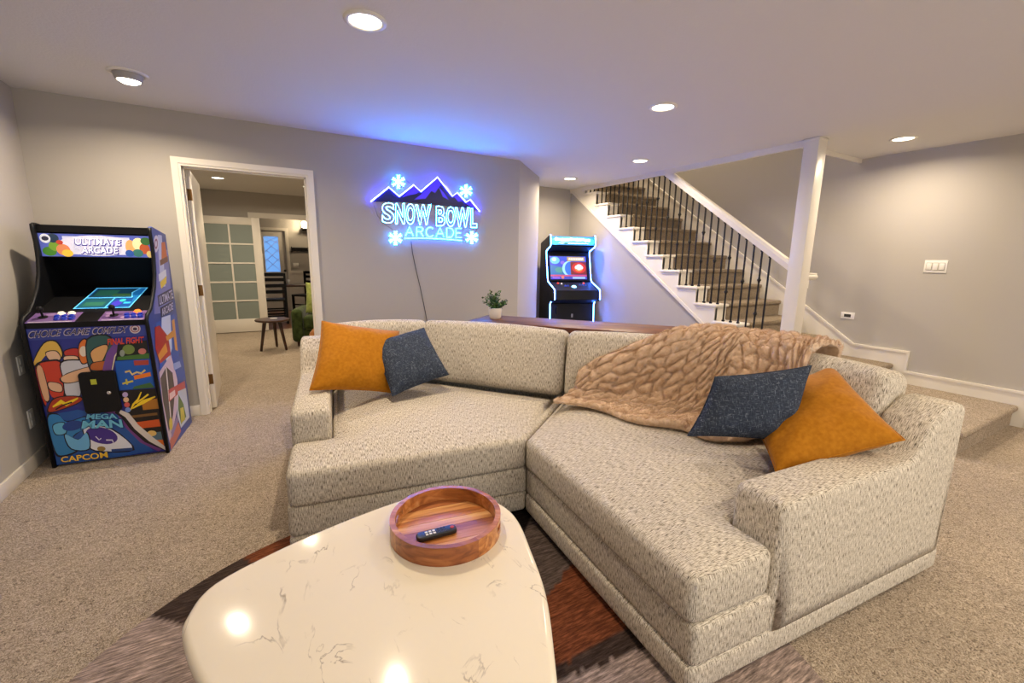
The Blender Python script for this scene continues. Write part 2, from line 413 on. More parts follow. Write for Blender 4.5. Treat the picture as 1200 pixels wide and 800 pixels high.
# ================================================================== SETTING
def struct(name, mb, m, parent=None, **kw):
    o = mb.build(name, m, parent, **kw)
    if parent is None: o['kind'] = 'structure'
    return o
def slabs(*boxes):
    mb = MB()
    for b in boxes: mb.box(*b)
    return mb
DX0, DX1, DZ = -.455, .435, 2.04         # doorway opening
T = .12
struct('floor', slabs((XL-.1, XR+.1, YB-.1, 9.27, -.1, 0)), CARPET)
struct('ceiling', slabs((XL-.1, XST, YB-.1, YN+.1, H, H+.27), (XST, XR+.1, YB-.1, 2.42, H, H+.27)), CEIL)
struct('wall_left', slabs((XL-T, XL, YB, YS, 0, H)), WALL)
struct('wall_sign', slabs((XL-T, DX0-.02, YS, YS+T, 0, H), (DX1+.02, 2.632, YS, YS+T, 0, H), (DX0-.02, DX1+.02, YS, YS+T, DZ+.02, H)), WALL)
struct('wall_corner', MB().prism([(2.632, YS, 0), (3.368, 5.169, 0), (3.368, YN+T, 0), (3.25, YN+T, 0), (3.25, 5.22, 0), (2.632, 4.62, 0)], (0, 0, H)), WALL)
struct('wall_nook', slabs((3.25, XST, YN, YN+T, 0, H)), WALL)
struct('wall_right', slabs((XR, XR+T, YB, 7.6, 0, 5.2)), WALL)
WX0, WX1, WZ0, WZ1 = -.2, 3.4, .05, 2.15  # unseen window opening, added to let cool fill light into the room
struct('wall_front', slabs((XL-T, WX0, YB-T, YB, 0, H), (WX1, XR+T, YB-T, YB, 0, H), (WX0, WX1, YB-T, YB, WZ1, H), (WX0, WX1, YB-T, YB, 0, WZ0)), WALL)
wn = MB()
for x in (WX0, (WX0+WX1)/2-.04, WX1-.08): wn.box(x, x+.08, YB-.09, YB-.03, WZ0, WZ1)
wn.box(WX0+.08, WX1-.08, YB-.09, YB-.03, WZ0, WZ0+.1); wn.box(WX0+.08, WX1-.08, YB-.09, YB-.03, WZ1-.1, WZ1)
struct('fill_window_1', wn, TRIM)
pt = bpy.data.lights.new('fill_window_portal', 'AREA'); pt.shape = 'RECTANGLE'; pt.size = WX1-WX0; pt.size_y = WZ1-WZ0; pt.cycles.is_portal = True  # light portal for the added window
po_ = bpy.data.objects.new('fill_window_portal', pt); COL.objects.link(po_); po_.location = ((WX0+WX1)/2, YB-.1, (WZ0+WZ1)/2); po_.rotation_euler = (R(90), 0, 0)
# stairwell upstairs
struct('wall_stairwell', slabs((XST-.12, XST, 2.42, 7.6, H+.27, 5.2), (XST-.12, XR+T, 7.6, 7.72, H, 5.2), (XST-.12, XR+T, 2.30, 2.42, H+.27, 5.2)), WALL)
struct('ceiling_stairwell', slabs((XST-.12, XR+T, 2.3, 7.72, 5.2, 5.3)), CEIL)
struct('floor_upstairs', slabs((XST, XR, 5.70, 7.6, 2.5, 2.70)), STAIRC)
# sloped wall closing the space under the stairs (its top follows the stringer)
struct('wall_stair_side', MB().prism([(XST+.01, 2.62, 0), (XST+.01, 2.62, .30), (XST+.01, YN, 2.43), (XST+.01, YN, 0)], (.07, 0, 0)), WALL)
# trims: door casing, baseboards
def casing(n, x0, x1, z, y, side=-1, w=.062, d=.018):
    mb = MB(); a, b = sorted((y, y+side*d)); a2, b2 = sorted((y, y+side*d*.55))
    mb.box(x0-w, x0-.018, a, b, 0, z+.018); mb.box(x1+.018, x1+w, a, b, 0, z+.018); mb.box(x0-w, x1+w, a, b, z+.018, z+w)
    mb.box(x0-.018, x0, a2, b2, 0, z); mb.box(x1, x1+.018, a2, b2, 0, z); mb.box(x0-.018, x1+.018, a2, b2, z, z+.018)
    return struct('trim_%d' % n, mb, TRIM)
casing(1, DX0, DX1, DZ, YS)
casing(2, DX0, DX1, DZ, YS+T, 1)
# jamb lining with stop
struct('trim_3', slabs((DX0-.02, DX0, YS, YS+T, 0, DZ), (DX1, DX1+.02, YS, YS+T, 0, DZ), (DX0-.02, DX1+.02, YS, YS+T, DZ, DZ+.02),
                       (DX0, DX0+.012, YS+.03, YS+.07, 0, DZ), (DX1-.012, DX1, YS+.03, YS+.07, 0, DZ), (DX0, DX1, YS+.03, YS+.07, DZ-.012, DZ)), TRIM)
def baseboard(side, *boxes): return struct('baseboard_'+side, slabs(*boxes), TRIM, bevel=.004)
baseboard('left', (XL, XL+.014, YB, YS, 0, .09))
baseboard('sign', (XL+.014, DX0-.062, YS-.014, YS, 0, .09), (DX1+.062, 2.632, YS-.014, YS, 0, .09))
baseboard('nook', (3.37, XST, YN-.014, YN, 0, .09))
baseboard('right', (XR-.014, XR, YB, .90, 0, .105))
d = (Vector((3.368, 5.169, 0))-Vector((2.632, YS, 0))).normalized(); nn = Vector((d.y, -d.x, 0))*.014
struct('baseboard_corner', MB().prism([(2.632, YS, 0), (3.368, 5.169, 0), Vector((3.368, 5.169, 0))+nn, Vector((2.632, YS, 0))+nn], (0, 0, .09)), TRIM)

# ------------------------------------------------------------------ recessed ceiling lights
def downlight(x, y, z, label, group, watts=LAMP_W, eyeball=False, col=LAMP_C):
    t = thing('recessed_ceiling_light', label, 'ceiling light', (x, y, z), 0, group)
    if eyeball:
        MB().lathe([(.103, 0), (.103, -.004), (.082, -.011), (.078, -.004), (.078, 0)], k=40, cap=False).build('trim_ring', WHITE, t, smooth=True)
        q = MB().lathe([(.076, .0), (.076, -.012), (.068, -.038), (.062, -.046), (.058, -.040)], k=40, cap=False).build('eyeball', mat('eyeball_grey', srgb(170, 166, 160), .5), t, smooth=True)
        l = MB().lathe([(.058, -.042), (.04, -.054), (.0005, -.060)], k=32).build('lens', LENS, t, smooth=True)
        zz = -.075
    else:
        MB().lathe([(.098, 0), (.098, -.004), (.078, -.010), (.072, -.003), (.072, 0)], k=40, cap=False).build('trim_ring', WHITE, t, smooth=True)
        MB().lathe([(.072, -.0035), (.05, -.006), (.0005, -.007)], k=32).build('lens', LENS, t, smooth=True)
        zz = -.02
    ld = bpy.data.lights.new('lamp', 'AREA'); ld.shape = 'DISK'; ld.size = .06; ld.energy = watts; ld.color = col; ld.spread = R(165)
    lo = bpy.data.objects.new('lamp', ld); COL.objects.link(lo); lo.parent = t; lo.location = (0, 0, zz)
    return t
G1 = 'recessed lights in the ceiling'
downlight(-.592, 3.728, H, 'grey eyeball spotlight in the ceiling above the large arcade cabinet', G1, eyeball=True)
downlight(.529, 2.331, H, 'round recessed light in the ceiling between neon sign and coffee table', G1)
downlight(2.601, 2.403, H, 'round recessed light in the ceiling above the sofa backs', G1)
downlight(3.732, 3.72, H, 'round recessed light in the ceiling beside the stair balusters', G1)
downlight(3.758, 5.011, H, 'round recessed light in the ceiling above the slim arcade cabinet', G1)
downlight(4.971, 1.847, H, 'round recessed light in the ceiling by the switch plate wall', G1)
for (x, y) in ((.53, -.7), (2.6, -.5), (4.9, -.6), (1.5, -1.9), (4.0, -1.9)):  # unseen lights behind the camera, added to brighten the room
    downlight(x, y, H, 'added fill light over the bare carpet end of the room', G1)

downlight(5.0, 4.6, 5.2, 'added fill light high over the staircase', 'added stairwell fill', 55)  # unseen light, added to lift the dark stairwell
# ================================================================== STAIRCASE
RISE, RUN = .18, .262
def y_of(n): return {1: .96, 2: 1.85}.get(n, 2.517+RUN*(n-3))
ST = thing('staircase', 'white painted staircase with beige carpet runner and black iron balusters', 'staircase', (XST, .96, 0))
def sx(x): return x-XST
def sy(y): return y-.96
NST = 14
CX0, CX1 = sx(XST+.19), sx(XR-.02)
for n in range(1, NST+1):
    y, z = y_of(n), RISE*n; y1 = y_of(n+1); zb = z-RISE
    if n <= 2:
        st = MB().box(sx(4.30), CX1, sy(y+.03), sy(y1+.03), 0 if n == 1 else zb, z-.004).build('riser', TRIM, ST)
        mb = MB(); mb.box(sx(4.285), CX1, sy(y+.012), sy(y1+.028), zb+.001, z-.012); mb.build('carpet', STAIRC if n > 1 else CARPET, st)
        MB().box(sx(4.28), CX1, sy(y-.018), sy(y1+.03), z-.045, z+.008).build('carpet_nosing', STAIRC if n > 1 else CARPET, st, bevel=.02, seg=3)
    else:
        st = MB().box(sx(XST+.002), CX1, sy(y+.025), sy(y+.045), zb, z-.03).build('riser', TRIM, ST)
        tr = MB().box(sx(XST-.035), CX1, sy(y-.005), sy(y1+.03), z-.03, z).build('tread', TRIM, ST, bevel=.008)
        MB().box(sx(XST-.018), sx(XST+.01), sy(y+.02), sy(y1+.015), z-.055, z-.03).build('tread_moulding', TRIM, tr, bevel=.006)
        MB().box(CX0, CX1, sy(y-.016), sy(y1+.024), z-.034, z+.010).build('carpet', STAIRC, tr, bevel=.014, seg=3)
        MB().box(CX0, CX1, sy(y+.006), sy(y+.026), zb+.008, z-.03).build('carpet_riser', STAIRC, tr)
# stringer: saw-tooth board on the open side
lo = lambda y: 1.394+RISE/RUN*(y-4.262)
pts = [(2.60, max(.0, lo(2.60))), (YN-.002, lo(YN))]
top = []
for n in range(3, NST+1):
    y = y_of(n)
    if y+.025 > YN-.01: break
    top += [(y+.025, RISE*n-RISE-.03 if n > 3 else lo(y+.025)+.0), (y+.025, RISE*n-.03)]
yl = min(YN-.002, y_of(14)); top += [(YN-.002, top[-1][1])]
poly = [(2.5425, lo(2.5425))]+[(YN-.002, lo(YN))]+list(reversed(top))
MB().prism([(sx(XST-.012), sy(y), z) for y, z in poly], (.045, 0, 0)).build('stringer', TRIM, ST)
a, b = Vector((sx(XST-.022), sy(2.40), lo(2.40)-.02)), Vector((sx(XST-.022), sy(YN-.003), lo(YN)-.02))
MB().prism([a, b, b+Vector((0, 0, .04)), a+Vector((0, 0, .04))], (.03, 0, 0)).build('stringer_moulding', TRIM, ST)
# handrail
ro = lambda y: .54+(y-2.517)*RISE/RUN+.865
def railsec(y): return [(sx(XST+.030+dx), sy(y), ro(y)+dz) for dx, dz in ((-.028, 0), (.028, 0), (.034, .035), (.040, .06), (.030, .092), (.0, .10), (-.030, .092), (-.040, .06), (-.034, .035))]
mb = MB(); s0, s1 = railsec(2.318), railsec(5.9); n = len(mb.v); mb.v += s0+s1; k = 9
mb.face(range(k)); mb.face(reversed(range(k, 2*k)))
for i in range(k): mb.face((i, k+i, k+(i+1) % k, (i+1) % k))
mb.build('handrail', TRIM, ST, smooth=True, angle=35)
# balusters
bc = 0
def knuckle_profile(): return [(.008, -.03), (.012, -.022), (.011, -.016), (.019, -.004), (.019, .004), (.011, .016), (.012, .022), (.008, .03)]
knob_me = MB().lathe(knuckle_profile(), k=8)
shoe_me = None
for n in range(3, NST):
    for j in range(3):
        y = y_of(n)+.028+.0873*j; z0 = RISE*n; z1 = ro(y)+.005
        if y > YN+.25: continue
        mb = MB().box(-.0065, .0065, -.0065, .0065, z0, z1)
        ba = mb.build('baluster', BLACKM, ST); ba.location = (sx(XST+.030), sy(y), 0)
        hh = z1-z0; pat = bc % 4; bc += 1
        ks = {0: [], 1: [.32, .68], 2: [], 3: [.5]}[pat]
        for q in ks:
            kb = knob_me.build('knuckle', BLACKM, ba, smooth=True); kb.location = (0, 0, z0+hh*q)
        for zz, nm in ((z0, 'base_shoe'), (z1-.024, 'top_shoe')):
            sh = MB().box(-.013, .013, -.013, .013, 0, .018).build(nm, BLACKM, ba, bevel=.004); sh.location = (0, 0, zz)
# post from the second step to the ceiling
po = thing('newel_post', 'white square post from the steps up to the ceiling', 'post', (4.37, 2.255, .368))
B('shaft', TRIM, po, -.07, .07, -.0625, .0625, 0, H-.368-.001, bevel=.004)
B('top_collar', TRIM, po, -.074, .074, -.0665, .0665, H-.368-.025, H-.368-.001, bevel=.006)
rs = thing('handrail_stub', 'short white handrail end with bracket on the square post', 'handrail', (4.44, 2.235, 1.235))
MB().tube([(.002, 0, 0), (.10, 0, .0), (.17, 0, .0), (.20, 0, -.004)], .03, 12, taper=[.03, .03, .032, .022]).build('rail_end', TRIM, rs, smooth=True, angle=50)
B('upper_lip', TRIM, rs, .002, .18, -.026, .026, .018, .034, bevel=.008)
B('bracket', TRIM, rs, .001, .06, -.02, .02, -.11, -.02, bevel=.004)
# fascia round the stairwell opening, skirting board along the right wall
struct('trim_4', slabs((XST-.016, XST, 2.32, YN, 2.385, H), (XST, XST+.02, 2.32, YN, 2.385, H), (XST+.02, XR, 2.40, 2.42, 2.40, H)), TRIM)
sk = [(.90, 0), (.90, .30), (1.74, .30), (1.74, .50), (2.215, .50), (5.6, .50+(5.6-2.215)*RISE/RUN), (5.6, 0)]
struct('trim_5', MB().prism([(XR-.016, y, z) for y, z in sk], (.016, 0, 0)), TRIM)
tp = [Vector((y, z)) for y, z in sk[1:6]]; up_, dn_ = [], []
for i_, p in enumerate(tp):
    d0 = (p-tp[i_-1]).normalized() if i_ else (tp[1]-p).normalized(); d1 = (tp[i_+1]-p).normalized() if i_ < len(tp)-1 else d0
    n0_, n1_ = Vector((-d0.y, d0.x)), Vector((-d1.y, d1.x)); mt_ = (n0_+n1_)/(1+n0_.dot(n1_))
    up_.append(p+mt_*.011); dn_.append(p-mt_*.011)
mb = MB().prism([(XR-.026, p.x, p.y) for p in dn_+up_[::-1]], (.026, 0, 0))
struct('trim_6', mb, TRIM)

# ================================================================== SOFA
SW = Vector((1.135, 1.805, 0))
def build_sofa(name, label, rz, mir):
    t = thing(name, label, 'sofa', SW, rz, 'sectional sofa halves')
    LF, DP, AW = 1.12, 1.49, .185
    th = R(133.6); sd = Vector((math.cos(th), math.sin(th))); bd = Vector((-sd.y, sd.x))*-1   # seam and back directions
    bd = Vector((sd.y, -sd.x))
    G = .004
    def seam(d): return sd*d+Vector((G, 0))
    def back(d, b):                     # point on a line at distance d along the seam, where it reaches depth b
        p = seam(d); return p+bd*((b-p.y)/bd.y)
    def plan(d, b, inset=0): return [tuple(seam(inset)), (LF-inset, inset), (LF-inset, b), tuple(back(d, b)), tuple(seam(d))]
    F = lambda o, s=True: o
    # feet
    for p in ((.12, .10), (LF-.10, .10), (LF-.10, DP-.12), (.35, DP-.12)):
        w = t.matrix_basis @ Vector((-p[0] if mir else p[0], p[1], 0)); zf = .0125 if math.hypot(w.x-.395, w.y-1.042) < 1.24 else 0
        vf('foot', MBv(MB().lathe([(.025, zf), (.03, .045)], (p[0], p[1], 0), 12)), BLACK, t, mir=mir)
    # lower plinth band and upper base band
    o = fillet(plan(.95, DP), [.03, .035, .04, .03, .03])
    vf('plinth', soft_prism(o, .04, .142, .022), FABRIC, t, mir=mir)
    arm0 = .355
    o = fillet([tuple(seam(.01)), (LF, .004), (LF, arm0), (LF-AW-.005, arm0), (LF-AW-.005, DP-.02), tuple(back(.94, DP-.02)), tuple(seam(.94))], [.03, .035, .02, .01, .02, .02, .02])
    vf('base', soft_prism(o, .140, .285, .022), FABRIC, t, mir=mir)
    # arm: low pad, then a step up to the back
    pr = [(arm0, .075), (DP-.005, .075), (DP-.005, .80), (DP-.15, .80), (DP-.26, .735), (DP-.345, .605), (arm0, .60)]
    pr = [tuple(p) for p in fillet(pr, [.02, .02, .055, .06, .10, .10, .045], 6)]
    v, f = soft_prism(pr, 0, AW, .026, crown=.006, grid=.06, crown_d=.12)
    v = [(LF-.005-AW+p[2], p[0], p[1]) for p in v]
    vf('arm', (v, f), FABRIC, t, mir=mir)
    # seat cushion
    o = [tuple(seam(-.012)), (LF-.005, -.015), (LF-.005, arm0-.006), (LF-AW-.008, arm0-.006), (LF-AW-.008, 1.24), tuple(back(.70, 1.24)), tuple(seam(.70))]
    o = fillet(o, [.05, .055, .05, .03, .03, .03, .03], 6)
    vf('seat_cushion', soft_prism(o, .283, .452, .034, crown=.040, grid=.05, crown_d=.33), FABRIC, t, mir=mir)
    # back frame
    o = [(LF-AW-.005, DP-.005), tuple(back(.95, DP-.005)), tuple(seam(.95)), tuple(seam(.80)), tuple(back(.80, DP-.155)), (LF-AW-.005, DP-.155)]
    vf('back_frame', soft_prism(fillet(o, .02), .285, .66, .02), FABRIC, t, mir=mir)
    # two loose back cushions
    def cushion(c, ang, w, h, dpt, lean, z0):
        vv, ff = rounded_box(w, dpt, h, .052, (.004, .035, .006), 4, 8)
        vv2 = []
        for p in vv:
            x, yv, z = p
            z += .012*math.cos(x/w*PI)*(1 if z > 0 else 0)
            yv += .02*noise.noise(Vector((x*5+c[0], z*5, 3.1)))*(1 if yv < 0 else .3)
            vv2.append((x, yv, z))
        M = Matrix.Translation((c[0], c[1], z0)) @ Matrix.Rotation(ang, 4, 'Z') @ Matrix.Rotation(-lean, 4, 'X') @ Matrix.Translation((0, 0, h/2))
        if mir: M = Matrix.Translation((-c[0], c[1], z0)) @ Matrix.Rotation(-ang, 4, 'Z') @ Matrix.Rotation(-lean, 4, 'X') @ Matrix.Translation((0, 0, h/2))
        o = vf('back_cushion', (vv2, ff), FABRIC, t, mir=mir); o.matrix_local = M
        return o
    e = back(.76, DP-.20)
    s0 = seam(.76); wB = (Vector(e)-s0).length
    mid = (s0+Vector(e))/2
    cushion(mid+bd*.012, math.atan2(bd.y, bd.x), wB+.012, .435, .215, R(9), .462)
    x0 = e[0]-.01; x1 = LF-AW-.0
    cushion(((x0+x1)/2, DP-.205), 0, x1-x0-.01, .435, .215, R(9), .462)
    return t
def MBv(mb): return mb.v, mb.f
build_sofa('sectional_sofa', 'oatmeal tweed sofa half that carries the fur throw blanket', R(-95.2), False)
build_sofa('sectional_sofa', 'oatmeal tweed sofa half facing the doorway side, without throw blanket', R(-8), True)

# ------------------------------------------------------------------ throw pillows
def pillow(name, label, m, corners, thick, scale=1.0, seed=0, pinch=.06):
    """corners: bottom-left, bottom-right, top-right, top-left of the mid plane"""
    C0 = Vector((0, 0, CAM_H)); P = [C0+(Vector(p)-C0)*scale for p in corners]
    c = sum(P, Vector())/4
    ru = ((P[1]-P[0])+(P[2]-P[3]))/2; vu = ((P[3]-P[0])+(P[2]-P[1]))/2
    w, h = ru.length, vu.length; X = ru.normalized(); Z = X.cross(vu).normalized(); Y = Z.cross(X)
    o_m = Matrix(((X.x, Y.x, Z.x, c.x), (X.y, Y.y, Z.y, c.y), (X.z, Y.z, Z.z, c.z), (0, 0, 0, 1)))
    inv = o_m.inverted(); q = [inv @ p for p in P]
    N = 30; v = []; f = []; idx = {}
    for side in (1, -1):
        for i in range(N+1):
            for j in range(N+1):
                edge = i in (0, N) or j in (0, N)
                if side < 0 and edge: idx[(side, i, j)] = idx[(1, i, j)]; continue
                u = -math.cos(PI*i/N); w_ = -math.cos(PI*j/N)
                u = .5*u+.5*(2*i/N-1); w_ = .5*w_+.5*(2*j/N-1)
                uu = u*(1-pinch*(1-w_*w_)); ww = w_*(1-pinch*(1-u*u))
                a, b = (uu+1)/2, (ww+1)/2
                p = q[0]*(1-a)*(1-b)+q[1]*a*(1-b)+q[2]*a*b+q[3]*(1-a)*b
                tt = thick/2*max(0, (1-abs(u)**2.4)*(1-abs(w_)**2.4))**.5
                wr = noise.noise(Vector((u*2.2+seed, w_*2.2, side)))*.012*(1-abs(u)**4)*(1-abs(w_)**4)
                # creases running in from the corners
                cr = .006*math.sin(9*math.atan2(w_, u)+seed)*min(1, (u*u+w_*w_))*(1-max(abs(u), abs(w_))**6)
                p = p+Vector((0, 0, side*(tt)+wr+cr*side))
                idx[(side, i, j)] = len(v); v.append(tuple(p))
        for i in range(N):
            for j in range(N):
                g = (idx[(side, i, j)], idx[(side, i+1, j)], idx[(side, i+1, j+1)], idx[(side, i, j+1)])
                f.append(g if side > 0 else g[::-1])
    root = thing(name, label, 'pillow', (0, 0, 0)); root.matrix_world = o_m
    cv = vf('cover', (v, f), m, root)
    loop = [(i, 0) for i in range(N)]+[(N, j) for j in range(N)]+[(N-i, N) for i in range(N)]+[(0, N-j) for j in range(N)]
    MB().tube([v[idx[(1, i, j)]] for i, j in loop], .0035, 6, closed=True).build('seam_piping', m, root, smooth=True)
    return root
pillow('throw_pillow', 'mustard velvet pillow leaning on the sofa arm beside the doorway', MUSTARD, [(.201, 2.605, .62), (.693, 2.732, .50), (.81, 2.95, .86), (.324, 2.94, .96)], .20, .985, 1)
pillow('throw_pillow', 'charcoal blue woven square pillow propped against a mustard pillow, clear of the blanket', NAVY, [(.684, 2.696, .49), (1.087, 2.748, .57), (1.03, 3.09, .85), (.615, 2.98, .79)], .18, .945, 2)
pillow('throw_pillow', 'mustard velvet pillow lying diamond-wise against the sofa arm near the stairs', MUSTARD, [(1.795, .907, .50), (2.22, .654, .66), (2.46, 1.05, .86), (2.13, 1.27, .60)], .20, .955, 3)
pillow('throw_pillow', 'charcoal blue woven oblong pillow resting on the fur throw blanket', NAVY, [(1.808, 1.355, .50), (2.178, 1.042, .51), (2.34, 1.09, .86), (1.95, 1.335, .79)], .17, .895, 4)

# ------------------------------------------------------------------ fur throw blanket
def fur_material():
    m = velvet('fur_plush', srgb(196, 164, 132), srgb(228, 202, 174), 30)
    b = m.node_tree.nodes['Principled BSDF']; b.inputs['Sheen Weight'].default_value = .5
    return m
FUR = fur_material()
def make_blanket():
    Q = [Vector(p) for p in ((1.93, 2.13), (2.12, 1.90), (2.32, 1.65), (2.44, 1.47), (2.463, 1.32), (2.462, 1.20), (2.455, 1.09))]
    Gf = [Vector(p) for p in ((1.46, 2.06), (1.62, 1.80), (1.70, 1.55), (1.78, 1.38), (1.85, 1.24), (1.95, 1.14), (2.10, 1.08))]
    def lerp(L, s):
        x = s*(len(L)-1); i = min(int(x), len(L)-2); t = x-i
        p0, p1, p2, p3 = L[max(i-1, 0)], L[i], L[i+1], L[min(i+2, len(L)-1)]
        return .5*((2*p1)+(p2-p0)*t+(2*p0-5*p1+4*p2-p3)*t*t+(3*p1-p0-3*p2+p3)*t**3)
    PD = [-.22, -.205, -.15, -.05, .05, .13, .185, .235, .275, .35]; PZ = [.65, .81, .93, .958, .953, .928, .842, .70, .565, .522]
    NS, NT = 150, 130
    P = np.zeros((NS+1, NT+1, 3))
    for i in range(NS+1):
        s = i/NS
        q, g = lerp(Q, s), lerp(Gf, s)
        d = g-q; L = d.length; d = d/L
        # cumulative profile length
        prof = [(D, Z) for D, Z in zip(PD, PZ) if D < L-.03]+[(L, .508)]
        acc = [0]
        for k in range(1, len(prof)): acc.append(acc[-1]+math.hypot(prof[k][0]-prof[k-1][0], prof[k][1]-prof[k-1][1]))
        st = max(0, 1-s/.5)**.8*.72
        if s > .86: st = max(st, (s-.86)/.14*.25)
        en = 1-.04*(1+math.sin(17*s))*.5
        if s > .8: en -= (s-.8)/.2*.30
        for j in range(NT+1):
            l = acc[-1]*(st+(en-st)*j/NT)
            D = np.interp(l, acc, [p[0] for p in prof]); Z = np.interp(l, acc, [p[1] for p in prof])
            p = q+d*D
            P[i, j] = (p.x, p.y, Z)
    # smooth a little
    for _ in range(6):
        P[1:-1, 1:-1] = .5*P[1:-1, 1:-1]+.125*(P[:-2, 1:-1]+P[2:, 1:-1]+P[1:-1, :-2]+P[1:-1, 2:])
    du = np.gradient(P, axis=0); dv = np.gradient(P, axis=1); nr = np.cross(dv, du); nr /= np.maximum(np.linalg.norm(nr, axis=2, keepdims=True), 1e-9)
    if nr[:, :, 2].mean() < 0: nr = -nr
    # ruched puffs: rows of cells
    rng = np.random.RandomState(3)
    U = np.zeros((NS+1, NT+1)); V = np.zeros((NS+1, NT+1))
    U[1:] = np.cumsum(np.linalg.norm(np.diff(P, axis=0), axis=2), axis=0); V[:, 1:] = np.cumsum(np.linalg.norm(np.diff(P, axis=1), axis=2), axis=1)
    U = U*.6+np.linspace(0, 1.5, NS+1)[:, None]*.4
    cell = .085
    warp = np.zeros_like(U); fold = np.zeros_like(U)
    for i in range(NS+1):
        for j in range(NT+1):
            warp[i, j] = noise.noise(Vector((U[i, j]*6, V[i, j]*6, 1.7)))*.03; fold[i, j] = noise.noise(Vector((U[i, j]*3.2+9, V[i, j]*4.5, 4.2)))
    Uw = (U+warp)/cell; Vw = (V+warp*.7)/(cell*.78)
    F1 = np.full_like(U, 9.); F2 = np.full_like(U, 9.)
    iu = np.floor(Uw).astype(int); iv = np.floor(Vw).astype(int)
    hsh = lambda a, b, k: (np.sin(a*127.1+b*311.7+k*74.7)*43758.5453) % 1
    for a in (-1, 0, 1):
        for b_ in (-1, 0, 1):
            cu = iu+a; cv = iv+b_
            x = cu+.5+(hsh(cu, cv, 1)-.5)*.8; y = cv+.5+(hsh(cu, cv, 2)-.5)*.8
            dd = np.sqrt((Uw-x)**2+(Vw-y)**2)
            F2 = np.where(dd < F1, F1, np.minimum(F2, dd)); F1 = np.minimum(F1, dd)
    puff = 1-np.exp(-np.clip(F2-F1, 0, 1)*3.2)
    disp = .003+.030*puff+.034*fold
    P2 = P+nr*disp[:, :, None]
    v = [tuple(p) for p in P2.reshape(-1, 3)]; f = []
    for i in range(NS):
        for j in range(NT):
            a = i*(NT+1)+j; f.append((a, a+1, a+NT+2, a+NT+1))
    # underside
    n0 = len(v); PB = P-nr*.004; PB[:, :, 2] = np.maximum(PB[:, :, 2], .49)
    v += [tuple(p) for p in PB.reshape(-1, 3)]
    f += [tuple(n0+k for k in reversed(q)) for q in f]
    edge = [i*(NT+1) for i in range(NS+1)]+[NS*(NT+1)+j for j in range(1, NT+1)]+[i*(NT+1)+NT for i in range(NS-1, -1, -1)]+[j for j in range(NT-1, 0, -1)]
    for a, b in zip(edge, edge[1:]+edge[:1]): f.append((a, b, n0+b, n0+a))
    o = vf('throw_blanket', (v, f), FUR, None)
    vg = o.vertex_groups.new(name='pile'); vg.add(list(range(n0)), 1.0, 'REPLACE')
    md = o.modifiers.new('pile', 'PARTICLE_SYSTEM'); ps = md.particle_system; st_ = ps.settings
    st_.type = 'HAIR'; st_.count = 45000; st_.hair_length = .0075; st_.hair_step = 2; st_.use_advanced_hair = False
    st_.child_type = 'SIMPLE'; st_.rendered_child_count = 3; st_.child_percent = 1; st_.child_radius = .004; st_.roughness_2 = .003; st_.root_radius = .08; st_.tip_radius = .02; st_.radius_scale = .01
    ps.vertex_group_density = 'pile'
    tag(o, 'tan ruched faux fur throw blanket draped over the sofa back', 'blanket')
    return o
BLANKET = make_blanket()

# ================================================================== COFFEE TABLE, TRAY, REMOTE, RUG
RZ = .014
tb = thing('coffee_table', 'rounded triangular coffee table with cream marble top', 'table', (.25, 1.05, RZ))
tri = [(-.231, 1.192), (-.231, 1.267), (-.179, 1.371), (-.003, 1.455), (.186, 1.512), (.379, 1.550), (.50, 1.552), (.60, 1.525), (.692, 1.454), (.743, 1.33), (.743, 1.22), (.70, 1.071), (.637, .891), (.546, .72),
       (.47, .60), (.37, .505), (.27, .48), (.17, .51), (.06, .61), (-.05, .77), (-.13, .92), (-.19, 1.05)]
def smooth_loop(pts, k=5):
    out = []; n = len(pts)
    for i in range(n):
        p0, p1, p2, p3 = [Vector(pts[(i+q) % n]) for q in (-1, 0, 1, 2)]
        for j in range(k):
            t = j/k; out.append(tuple(.5*((2*p1)+(p2-p0)*t+(2*p0-5*p1+4*p2-p3)*t*t+(3*p1-p0-3*p2+p3)*t**3)))
    return out
o = [(p[0]-.25, p[1]-1.05) for p in smooth_loop(tri)]
vf('top', soft_prism(o, .383, .426, .019, k=5), MARBLE, tb, angle=30)
for (x, y) in ((-.30, .17), (.33, .30), (.06, -.38)):
    MB().tube([(x*.75, y*.75, .384), (x*.82, y*.82, 0)], .03, 14, taper=[.036, .018]).build('leg', DKWOOD, tb, smooth=True, angle=50)
    
TZ = RZ+.426
ty = thing('serving_tray', 'round acacia wood serving tray with cut-out handles on the table', 'tray', (.492, 1.285, TZ+.0005), R(146))
ACA2 = wood_material('acacia_dark', [srgb(96, 48, 22), srgb(150, 84, 42), srgb(184, 116, 64)], scale=(2, 16, 16)); ACA3 = wood_material('acacia_pale', [srgb(160, 98, 48), srgb(206, 146, 86), srgb(228, 180, 122)], scale=(2, 16, 16))
ra, nb = .1675, 8
for q in range(nb):                                  # floor boards glued edge to edge
    ya, yb_ = -ra+2*ra*q/nb+.0004, -ra+2*ra*(q+1)/nb-.0004
    ys_ = [ya+(yb_-ya)*k_/6 for k_ in range(7)]
    hx = lambda y_: math.sqrt(max(ra*ra-y_*y_, 1e-6))
    pl_o = [(hx(y_), y_) for y_ in ys_]+[(-hx(y_), y_) for y_ in reversed(ys_)]
    o_ = MB().prism([(x_, y_, .004) for x_, y_ in pl_o], (0, 0, .0098+.0003*(q % 3))).build('floor_board', (ACACIA, ACA3, ACACIA, ACA2, ACA3, ACACIA, ACA3, ACA2)[q], ty); o_.rotation_euler = (0, 0, R(-142-12))
